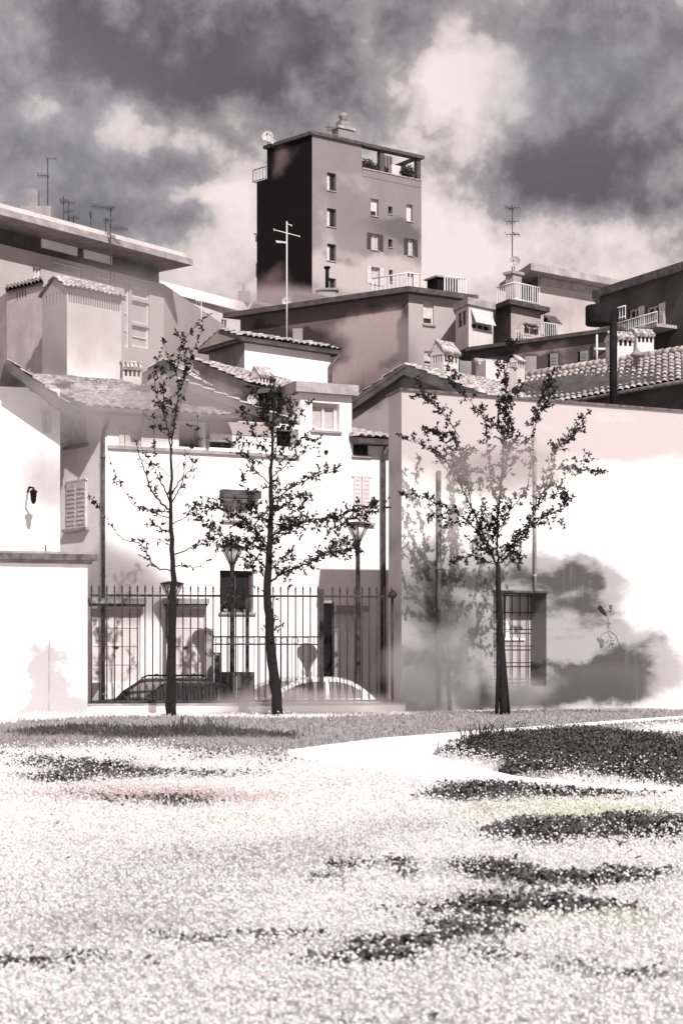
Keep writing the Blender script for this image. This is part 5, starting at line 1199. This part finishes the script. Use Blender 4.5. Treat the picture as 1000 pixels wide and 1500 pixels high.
# ------------------------------------------------------------------ parked cars
M['cardark'] = simple('dark car paint', (.03, .026, .028), .25, .15, 2, spec=.6); M['carwhite'] = simple('white car paint', (.78, .74, .73), .25, .05, 2, spec=.6)
M['silver'] = simple('silver car paint', (.46, .43, .43), .3, .08, 2, spec=.6); M['tyre'] = simple('tyre rubber', (.02, .02, .02), .8, .2, 8); M['rim'] = simple('alloy rim', (.45, .43, .43), .35, .15, 8, metal=.6)
M['carglass'] = glass('car glass', (.035, .03, .032), .05); M['carglassp'] = glass('car glass with pale reflections', (.20, .175, .172), .05)
M['lampred'] = simple('tail lamp', (.12, .02, .02), .3, .1, 8); M['headl'] = simple('head lamp', (.65, .63, .62), .2, .1, 8)
def car(center, ang, L, Wd, H, paint, glassm, label, estate=False, rack=False, z0=GZ):
    rt = root('parked_car', at_z(center, z0), label, 'car', 'cars parked behind the fence')
    ca, sa = math.cos(ang), math.sin(ang)
    def T(x, y, z): return Vector((center.x+x*ca-y*sa, center.y+x*sa+y*ca, z0+z))
    hw = Wd/2
    # stations along the car: x, belt height, lower width factor
    belt = .62*H
    def body_top(t):      # hood, belt, tail
        if t < .12: return H*(.40+.16*(t/.12)**.6)
        if t < .30: return H*(.56+.06*((t-.12)/.18))
        if t < .9: return belt
        return belt-(t-.9)/.1*H*.10
    n_ = 28; mb = MB().mat(paint); mb.smooth = True; rows = []
    for i in range(n_+1):
        t = i/n_; x = (t-.5)*L; e = 1-.16*max(0, (.1-t)/.1)**2-.12*max(0, (t-.9)/.1)**2; w = hw*e
        zt = body_top(t); zbm = .22+.06*max(0, (.06-t)/.06)+.08*max(0, (t-.94)/.06)
        rows.append([T(x, -w*.94, zbm), T(x, -w*.99, zbm+.12), T(x, -w, zt*.62), T(x, -w*.96, zt*.92), T(x, -w*.90, zt), T(x, 0, zt+.025), T(x, w*.90, zt), T(x, w*.96, zt*.92), T(x, w, zt*.62), T(x, w*.99, zbm+.12), T(x, w*.94, zbm)])
    m_ = len(rows[0]); vs = [p for r in rows for p in r]
    fs = [(i*m_+k, i*m_+k+1, (i+1)*m_+k+1, (i+1)*m_+k) for i in range(n_) for k in range(m_-1)]
    fs += [(i*m_+m_-1, i*m_, (i+1)*m_, (i+1)*m_+m_-1) for i in range(n_)]
    fs += [tuple(range(m_)), tuple(n_*m_+k for k in reversed(range(m_)))]
    mb.add(vs, fs)
    # greenhouse: curved roof
    rear = .97 if estate else .93; xs = []; gh = []
    r0, r1 = .27, rear
    for i in range(21):
        s = i/20; t = r0+(r1-r0)*s
        if estate: rise = min(1, (s/.26)**.8) if s < .26 else (1 if s < .86 else 1-((s-.86)/.14)**1.6)
        else: rise = math.sin(min(1, s/.46)*math.pi/2)**.9 if s < .46 else 1-.0*s if s < .62 else max(0, 1-((s-.62)/.38)**1.9)
        z = belt+(H-belt)*max(0, rise)*(1-.06*abs(s-.5)); w = hw*(.90-.20*max(0, rise))
        x = (t-.5)*L; gh.append((x, w, z, hw*.90))
    vs = []; fs = []
    for x, w, z, wb in gh: vs += [T(x, -wb, belt-.01), T(x, -w, z-.03), T(x, -w*.86, z), T(x, 0, z+.03), T(x, w*.86, z), T(x, w, z-.03), T(x, wb, belt-.01)]
    for i in range(20):
        for k in range(6): fs.append((i*7+k, i*7+k+1, (i+1)*7+k+1, (i+1)*7+k))
    mb.add(vs, fs); mb.build('body', rt)
    def side_glass(sgn):
        for (sa_, sb_) in ((.14, .50), (.53, .80), (.82, .95)) if estate else ((.16, .54), (.57, .86)):
            g = MB().mat(glassm); k = 8; top = []; bot = []
            for j in range(k+1):
                s = (sa_+(sb_-sa_)*j/k)*20; i0 = min(19, int(s)); f_ = s-i0
                x = gh[i0][0]*(1-f_)+gh[i0+1][0]*f_; w = gh[i0][1]*(1-f_)+gh[i0+1][1]*f_; z = gh[i0][2]*(1-f_)+gh[i0+1][2]*f_
                zz = max(belt+.06, z-.09); fr = (zz-belt)/max(.01, z-.03-belt); fb = .05/max(.05, z-.03-belt)
                top.append(T(x, sgn*(hw*.90+(w-hw*.90)*fr+.012), zz)); bot.append(T(x, sgn*(hw*.90+(w-hw*.90)*fb+.012), belt+.04))
            vs = bot+top; g.add(vs, [(j, j+1, k+2+j, k+1+j) for j in range(k)]); g.build('side_window', rt)
    side_glass(-1); side_glass(1)
    g = MB().mat(glassm)
    for (i0, i1, nm) in ((1, 5 if estate else 8, 'windscreen'), (19, 17 if estate else 14, 'rear_window')):
        g = MB().mat(glassm); a, b = gh[i0], gh[i1]
        g.quad(T(a[0], -a[1]*.84, a[2]+.03), T(a[0], a[1]*.84, a[2]+.03), T(b[0], b[1]*.84, b[2]+.028), T(b[0], -b[1]*.84, b[2]+.028)); g.build(nm, rt)
    for x in (-L*.31, L*.30):
        for sgn in (-1, 1):
            w_ = MB().mat(M['tyre']); c = T(x, sgn*(hw-.08), .31); ax = T(0, sgn, 0)-T(0, 0, 0)
            prof = [(-.1, .2), (-.1, .29), (-.06, .31), (.06, .31), (.1, .29), (.1, .2)]
            w_.tube([c+ax*p[0] for p in prof], [p[1] for p in prof], 20); wo_ = w_.build('wheel', rt)
            r_ = MB().mat(M['rim']); r_.tube([c+ax*.09, c+ax*.112], [.2, .17], 14)
            for k in range(5): a = 2*math.pi*k/5; q = (T(math.cos(a), 0, 0)-T(0, 0, 0))+UP*math.sin(a); r_.tube([c+ax*.115+q*.03, c+ax*.118+q*.18], .025, 5)
            r_.build('rim', wo_)
    for sgn in (-1, 1):
        h_ = MB().mat(M['headl']); h_.box(T(-L*.485, sgn*hw*.66, H*.42), (T(.05, 0, 0)-T(0, 0, 0)), (T(0, .16, 0)-T(0, 0, 0)), UP*.06); h_.build('headlight', rt, .015)
        h_ = MB().mat(M['lampred']); h_.box(T(L*.487, sgn*hw*.74, H*.52), (T(.03, 0, 0)-T(0, 0, 0)), (T(0, .08, 0)-T(0, 0, 0)), UP*.12); h_.build('tail_light', rt, .015)
        m2 = MB().mat(paint); m2.box(T(-L*.17, sgn*(hw+.06), belt+.08), (T(.06, 0, 0)-T(0, 0, 0)), (T(0, .09, 0)-T(0, 0, 0)), UP*.06); m2.build('wing_mirror', rt, .02)
        d_ = MB().mat(M['rim']); d_.box(T(-L*.0, sgn*(hw*.985), belt*.86), (T(.07, 0, 0)-T(0, 0, 0)), (T(0, .02, 0)-T(0, 0, 0)), UP*.015); d_.build('door_handle', rt)
    if rack:
        for sgn in (-1, 1):
            m2 = MB().mat(M['black']); m2.tube([T(-L*.06, sgn*hw*.64, H+.01), T(-L*.03, sgn*hw*.64, H+.075), T(L*.36, sgn*hw*.64, H+.075), T(L*.4, sgn*hw*.64, H+.01)], .022, 6); m2.build('roof_rail', rt)
        for x in (L*.03, L*.28): m2 = MB().mat(M['black']); m2.tube([T(x, -hw*.66, H+.1), T(x, hw*.66, H+.1)], .025, 6); m2.build('cross_bar', rt)
    return rt
car(plan(222, 46.6), R(3), 4.3, 1.74, 1.50, M['cardark'], M['carglassp'], 'dark estate car with roof rails, its pale windows behind the leftmost tree', True, True)
car(plan(255, 44.9), R(2), 3.7, 1.68, 1.42, M['cardark'], M['carglass'], 'dark hatchback parked closest to the fence behind the leftmost tree', True, False)
car(plan(398, 47.6), R(2), 4.2, 1.72, 1.50, M['silver'], M['carglassp'], 'silver hatchback half hidden behind the white one')
car(plan(446, 45.0), R(2), 4.5, 1.76, 1.54, M['carwhite'], M['carglassp'], 'white hatchback with an arched roof behind the right half of the fence')

# ------------------------------------------------------------------ young trees
def branch_pts(pts, d, zoff, d0=None):
    """pixel polyline -> 3d polyline whose depth drifts by zoff metres towards its tip"""
    n = len(pts); return [W(x, y, d+zoff*(i/(n-1) if n > 1 else 0)) for i, (x, y) in enumerate(pts)]
def resample(P, step):
    out = [P[0]]
    for a, b in zip(P, P[1:]):
        k = max(1, int((b-a).length/step))
        for i in range(1, k+1):
            out.append(a.lerp(b, i/k)+Vector((random.gauss(0, .012), random.gauss(0, .012), random.gauss(0, .012))))
    return out
def leaf_quad(mb, base, dirv, L_, w_):
    d_ = dirv.normalized(); s = d_.cross(Vector((random.gauss(0, 1), random.gauss(0, 1), random.gauss(0, 1)))).normalized(); nrm = d_.cross(s)
    m1 = base+d_*L_*.35; m2 = base+d_*L_*.75; t = base+d_*L_+nrm*L_*random.uniform(-.2, .05)
    mb.add([base, m1+s*w_*.5+nrm*w_*.12, m2+s*w_*.4, t, m2-s*w_*.4, m1-s*w_*.5+nrm*w_*.12], [(0, 1, 2, 3), (0, 3, 4, 5)])
def tree(name, label, d, trunk, rads, branches, dens, leafmat, leaf=.105, twig=.38, tops=None):
    base = at_z(plan(trunk[0][0], d), 0); rt = root(name, base, label, 'tree', 'young trees before the fence')
    tp_ = branch_pts(trunk, d, 0); tp_[0] = base-UP*.05; 
    mb = MB().mat(M['bark']); 
    P = resample(tp_, .25); m = len(P); L_ = len(rads)-1
    rr = [rads[min(L_-1, int(i/(m-1)*L_))]+(rads[min(L_, int(i/(m-1)*L_)+1)]-rads[min(L_-1, int(i/(m-1)*L_))])*((i/(m-1)*L_)-min(L_-1, int(i/(m-1)*L_))) for i in range(m)]
    rr = [r*1.18*random.uniform(.93, 1.08) for r in rr]
    mb.tube(P, rr, 10)
    lf = MB().mat(leafmat)
    for bi, br in enumerate(branches):
        pts, r0, den = br[0], br[1], br[2]; kind = br[3] if len(br) > 3 else 0
        zo = random.uniform(-.9, .9)*len(pts)/5; B = resample(branch_pts(pts, d, zo), .06); nb_ = len(B)
        mb.tube(B, [max(.005, r0*(1-.8*i/(nb_-1))) for i in range(nb_)], 6)
        for i in range(1, nb_):
            t = i/(nb_-1)
            if t < .12: continue
            xx = .55*den*dens
            for _t in range(int(xx)+(random.random() < xx-int(xx))):
                dr_ = (B[i]-B[i-1]).normalized(); sd_ = Vector((random.gauss(0, 1), random.gauss(0, 1), random.gauss(.25, .8))).normalized()
                tw = (dr_*.6+sd_).normalized(); tl_ = twig*random.uniform(.35, 1.0)*(1-.4*t)
                q = [B[i], B[i]+tw*tl_*.5+Vector((0, 0, .01)), B[i]+tw*tl_]
                mb.tube(q, [.006, .004, .002], 4, False)
                for _ in range(random.randint(6, 13)):
                    b_ = q[0].lerp(q[2], random.uniform(.15, 1.0)); leaf_quad(lf, b_, tw*.5+Vector((random.gauss(0, .7), random.gauss(0, .7), random.gauss(-.1, .7))), leaf*random.uniform(.55, 1.25), leaf*random.uniform(.38, .6))
            if random.random() < .6*den:
                leaf_quad(lf, B[i], Vector((random.gauss(0, .7), random.gauss(0, .7), random.gauss(0, .7))), leaf*random.uniform(.55, 1.2), leaf*.5)
    mb.build('trunk', rt); lf.build('crown', rt); return rt
tree('young_tree', 'slender bare leftmost tree with few leaves and a dark trunk before the fence', 41, [(251,1051),(251,1000),(251,940),(253,890),(254,850),(252,790),(250,740),(251,700),(250,655)], [.115,.10,.095,.085,.06,.05,.04,.03,.022], [
    ([(252,748),(238,740),(222,720),(212,690),(200,655),(196,640)], .03, .55), ([(251,742),(240,715),(228,690),(215,668),(203,650)], .02, .45), ([(251,725),(262,705),(278,690),(288,668)], .02, .3), ([(252,735),(266,712),(271,680),(272,650)], .018, .3),
    ([(252,758),(235,755),(215,745),(195,740),(180,715),(168,690),(160,670)], .014, .5), ([(252,768),(285,750),(310,735),(330,720)], .014, .25), ([(254,812),(282,803),(308,792),(322,770),(330,750)], .02, .5),
    ([(254,836),(232,833),(222,825),(213,805),(203,795),(185,792),(172,782),(152,755),(136,730)], .02, .75), ([(254,828),(285,832),(305,822),(322,808)], .016, .35), ([(252,782),(238,775),(225,768),(214,770)], .018, 1.3), ([(251,752),(236,748),(222,752)], .016, 1.1), ([(252,800),(230,788),(208,795)], .012, .6),
    ([(250,660),(246,630),(238,600),(240,570),(236,540)], .02, 1.0), ([(250,660),(255,620),(262,580),(258,540),(268,500),(285,478),(300,466)], .02, .9), ([(255,600),(268,560),(275,530),(290,500),(296,480)], .012, 1.0), ([(246,620),(232,590),(226,560),(232,520)], .012, 1.0), ([(258,545),(245,520),(240,495)], .01, 1.2), ([(262,560),(275,540),(270,515),(262,490)], .01, 1.3), ([(252,700),(228,680),(226,640),(224,610)], .008, .4), ([(254,690),(285,650),(290,610)], .008, .3), ([(250,640),(220,620),(208,600)], .008, .4)], .85, M['leaf'], .095, .36)
tree('young_tree', 'dense middle tree with a leaning trunk and the fullest dark crown', 41, [(407,1051),(402,1000),(397,950),(394,910),(391,870),(393,830),(396,780),(397,720),(398,660),(400,600),(401,562)], [.12,.115,.10,.085,.075,.06,.05,.04,.03,.022,.01], [
    ([(392,855),(410,842),(432,832),(455,824),(470,814),(495,808),(522,800)], .03, 1.5), ([(470,814),(490,802),(505,795),(525,806)], .014, 1.6), ([(396,785),(425,772),(455,762),(485,758),(515,748),(545,742)], .028, 1.6), ([(455,762),(480,775),(505,765),(530,755)], .014, 1.6), ([(545,742),(556,748),(546,735)], .01, 1.3),
    ([(397,735),(425,715),(455,700),(475,692),(496,690)], .02, .9), ([(396,745),(420,740),(440,722)], .014, 1.1), ([(397,700),(420,680),(442,665),(462,655)], .016, .7), ([(396,710),(375,690),(358,668),(345,648),(330,655)], .016, .8), ([(393,835),(372,815),(350,800),(325,785),(300,770),(285,748)], .022, 1.3), ([(350,800),(320,800),(300,790)], .012, 1.2),
    ([(395,800),(372,775),(350,755),(322,745),(292,742)], .02, 1.5), ([(396,780),(380,755),(365,730),(355,700)], .016, 1.0), ([(396,765),(405,740),(400,710)], .014, 1.4), ([(394,820),(380,790),(362,775),(345,770)], .016, 1.6), ([(394,810),(405,785),(425,775),(440,760)], .016, 1.5), ([(392,850),(380,838),(362,828)], .012, 1.6), ([(393,840),(408,820),(430,808)], .012, 1.2), ([(394,800),(375,800),(350,790),(330,795)], .012, 1.5), ([(396,770),(372,750),(350,735)], .012, 1.5),([(396,790),(415,762),(435,745),(450,730)], .012, 1.3),
    ([(398,680),(380,650),(365,620),(355,600)], .012, 1.0), ([(399,650),(415,620),(435,600),(450,590)], .012, 1.0), ([(399,640),(390,610),(378,585),(372,570)], .01, 1.2), ([(400,620),(412,595),(425,580)], .01, 1.2), ([(398,665),(425,650),(448,640),(465,645)], .012, .9), ([(398,690),(372,672),(350,640)], .01, .6), ([(400,600),(402,580),(396,560)], .01, 1.3), ([(399,630),(385,615),(392,590)], .01, 1.2), ([(399,660),(420,640),(430,620)], .01, 1.1), ([(394,860),(400,900),(398,930)], .008, .5)], 1.75, M['leaf'], .092, .55)
rT3 = tree('young_tree', 'rightmost slim tree with a wide vase shaped crown before the pale wall', 41.6, [(737,1054),(736,1010),(734,960),(732,910),(730,870),(729,830)], [.085,.08,.072,.064,.058,.05], [
    ([(729,832),(716,802),(702,770),(688,738),(672,708),(655,680),(640,655)], .03, .75), ([(690,742),(683,700),(676,668),(662,640),(640,632),(622,628)], .016, 1.7), ([(688,690),(665,665),(645,640),(630,630)], .014, 1.6), ([(690,705),(678,680),(690,660)], .012, 1.8), ([(655,690),(640,668),(618,652),(588,640)], .012, 1.0), ([(672,640),(655,610),(635,592),(618,575),(617,556)], .012, 1.0), ([(640,598),(625,582),(612,578)], .01, 1.1),
    ([(722,818),(704,785),(682,760),(655,745),(625,730),(605,724),(586,724)], .022, 1.3), ([(660,748),(640,756),(622,758)], .01, 1.2), ([(690,765),(668,765),(650,772)], .01, 1.2), ([(720,812),(700,800),(685,790)], .012, 1.2), ([(728,828),(710,822),(690,812),(664,824)], .014, 1.2),
    ([(734,825),(755,795),(775,770),(800,755),(822,748),(832,730)], .024, 1.4), ([(770,775),(800,765),(826,762)], .012, 1.2), ([(738,812),(765,780),(780,755),(795,730),(808,705)], .018, 1.2), ([(795,735),(815,722),(830,733)], .01, 1.2), ([(780,750),(798,700),(806,672),(822,655),(842,635),(846,622)], .014, .9), ([(806,668),(828,645),(848,630),(852,618),(862,604)], .012, 1.6), ([(802,690),(830,684),(855,690),(880,688)], .012, 1.3), ([(830,684),(860,672),(875,672)], .008, 1.0), ([(800,705),(822,712),(828,735)], .01, 1.1),
    ([(729,830),(728,790),(729,750),(734,705),(738,650),(740,600),(742,550),(744,495)], .03, 1.7), ([(731,745),(718,705),(714,660),(712,630),(706,600)], .016, 1.2), ([(736,690),(750,650),(745,610),(750,570)], .014, 1.4), ([(740,650),(728,620),(735,585)], .012, 1.8), ([(738,700),(752,680),(762,640)], .012, .9), ([(742,560),(730,545),(725,530)], .01, 1.2), ([(743,530),(752,515),(748,500)], .01, 1.3), ([(741,600),(752,580),(760,560)], .01, 1.2),
    ([(738,760),(752,740),(770,722),(776,690),(778,650),(782,615)], .016, .8), ([(781,630),(788,600),(796,575),(806,555),(812,540)], .012, 2.0), ([(785,610),(797,595),(810,570)], .01, 1.8), ([(728,790),(712,760),(705,730),(700,700)], .014, .9), ([(730,780),(745,755),(750,735),(765,720)], .014, 1.0), ([(729,800),(715,782),(722,755)], .014, 1.6), ([(730,810),(750,800),(760,820)], .012, 1.6), ([(729,828),(745,815),(758,828)], .012, 1.6), ([(729,815),(712,808),(700,795)], .012, 1.6), ([(735,720),(722,700),(700,690)], .01, 1.0), ([(676,668),(668,690),(684,712)], .01, 1.6),
    ([(738,640),(700,600),(672,572),(660,545),(655,528)], .012, .9), ([(672,575),(662,560),(668,545)], .01, 1.4)], 1.35, M['leaf'], .092, .38)
mb = MB().mat(M['bark']); mb.tube([W(727, 1052, 41.5), W(731, 935, 41.6)], .05, 8); mb.build('tree_stake', rT3)
mb = MB().mat(M['bark']); mb.tube([W(745, 1052, 41.7), W(735, 930, 41.6)], .05, 8); mb.build('tree_stake', rT3)

# ------------------------------------------------------------------ mist volumes added in place of the overlaid cloud haze
def mist(name, center, size, col, dens, seed, thr=.45, fs=.9, label=None):
    m = bpy.data.materials.new(name); m.use_nodes = True; nt = m.node_tree; nt.nodes.clear(); n = NT(nt)
    out = n.n('ShaderNodeOutputMaterial'); v = n.n('ShaderNodeVolumePrincipled'); n.put(out.inputs['Volume'], v.outputs[0])
    v.inputs['Color'].default_value = (*col, 1); v.inputs['Anisotropy'].default_value = -.1
    tc = n.n('ShaderNodeTexCoord').outputs['Object']; rel = n.vmath('MULTIPLY', tc, tuple(1/q for q in size))
    pos = n.vmath('ADD', tc, (seed*7.3, seed*3.1, seed*1.7))
    f = n.noise(pos, fs, 5, .62, .4).outputs['Fac']
    fall = n.smooth(n.vmath('LENGTH', rel), 1.0, .35)
    val = n.math('MULTIPLY', n.smooth(n.math('MULTIPLY_ADD', f, .9, n.math('MULTIPLY', fall, .45)), thr, thr+.4), fall)
    n.put(v.inputs['Density'], n.math('MULTIPLY', val, dens))
    mb = MB().mat(m); bm = bmesh.new(); bmesh.ops.create_icosphere(bm, subdivisions=3, radius=1)
    mb.add([Vector((q.co.x*size[0], q.co.y*size[1], q.co.z*size[2])) for q in bm.verts], [tuple(q.index for q in fc.verts) for fc in bm.faces]); bm.free()
    o = mb.build(name); o.location = center; return tag(o, label or 'thin pinkish mist drifting low over the kerb wall', 'mist', None, 'stuff')
mist('ground_mist', W(440, 1046, 41.9), (3.8, .7, .95), (.95, .84, .82), 2.6, 1)
mist('ground_mist', W(640, 985, 42.7), (2.0, .55, 1.7), (.93, .87, .87), 2.2, 2, label='thin pinkish mist at the foot of the big wall')
mist('drifting_mist', W(735, 690, 40.6), (2.6, .7, 1.1), (.88, .74, .72), 1.3, 3, label='faint mist drifting through the crown of the rightmost tree')
mist('drifting_mist', W(240, 600, 42.6), (3.0, .7, 1.5), (.93, .82, .80), 1.7, 4, label='faint mist before the tiled eaves of the long house')
mist('drifting_mist', W(420, 450, 80), (4.5, 1.5, 1.6), (.86, .70, .69), .8, 5, fs=.4, label='faint mist at the foot of the black tower side')
mist('drifting_mist', W(565, 500, 67), (3.0, 1.2, 1.8), (.86, .72, .71), .5, 6, fs=.5, label='faint mist before the right end of the dusky block')
mist('drifting_mist', W(880, 1000, 43), (2.4, .5, .7), (.40, .36, .37), 1.6, 7, label='grey mist low before the right end of the big wall')
mist('ground_mist', W(745, 1015, 42.6), (1.6, .6, .7), (.9, .84, .84), 1.8, 9, label='pale mist round the foot of the rightmost tree')
mist('drifting_mist', W(95, 600, 43.3), (1.9, .6, 1.5), (.95, .88, .87), 1.3, 11, label='pale mist before the corner house at the left edge')
mist('drifting_mist', W(160, 460, 49), (3.4, .8, 2.4), (.95, .88, .86), .5, 12, fs=.6, label='pale mist before the vent block and the office')
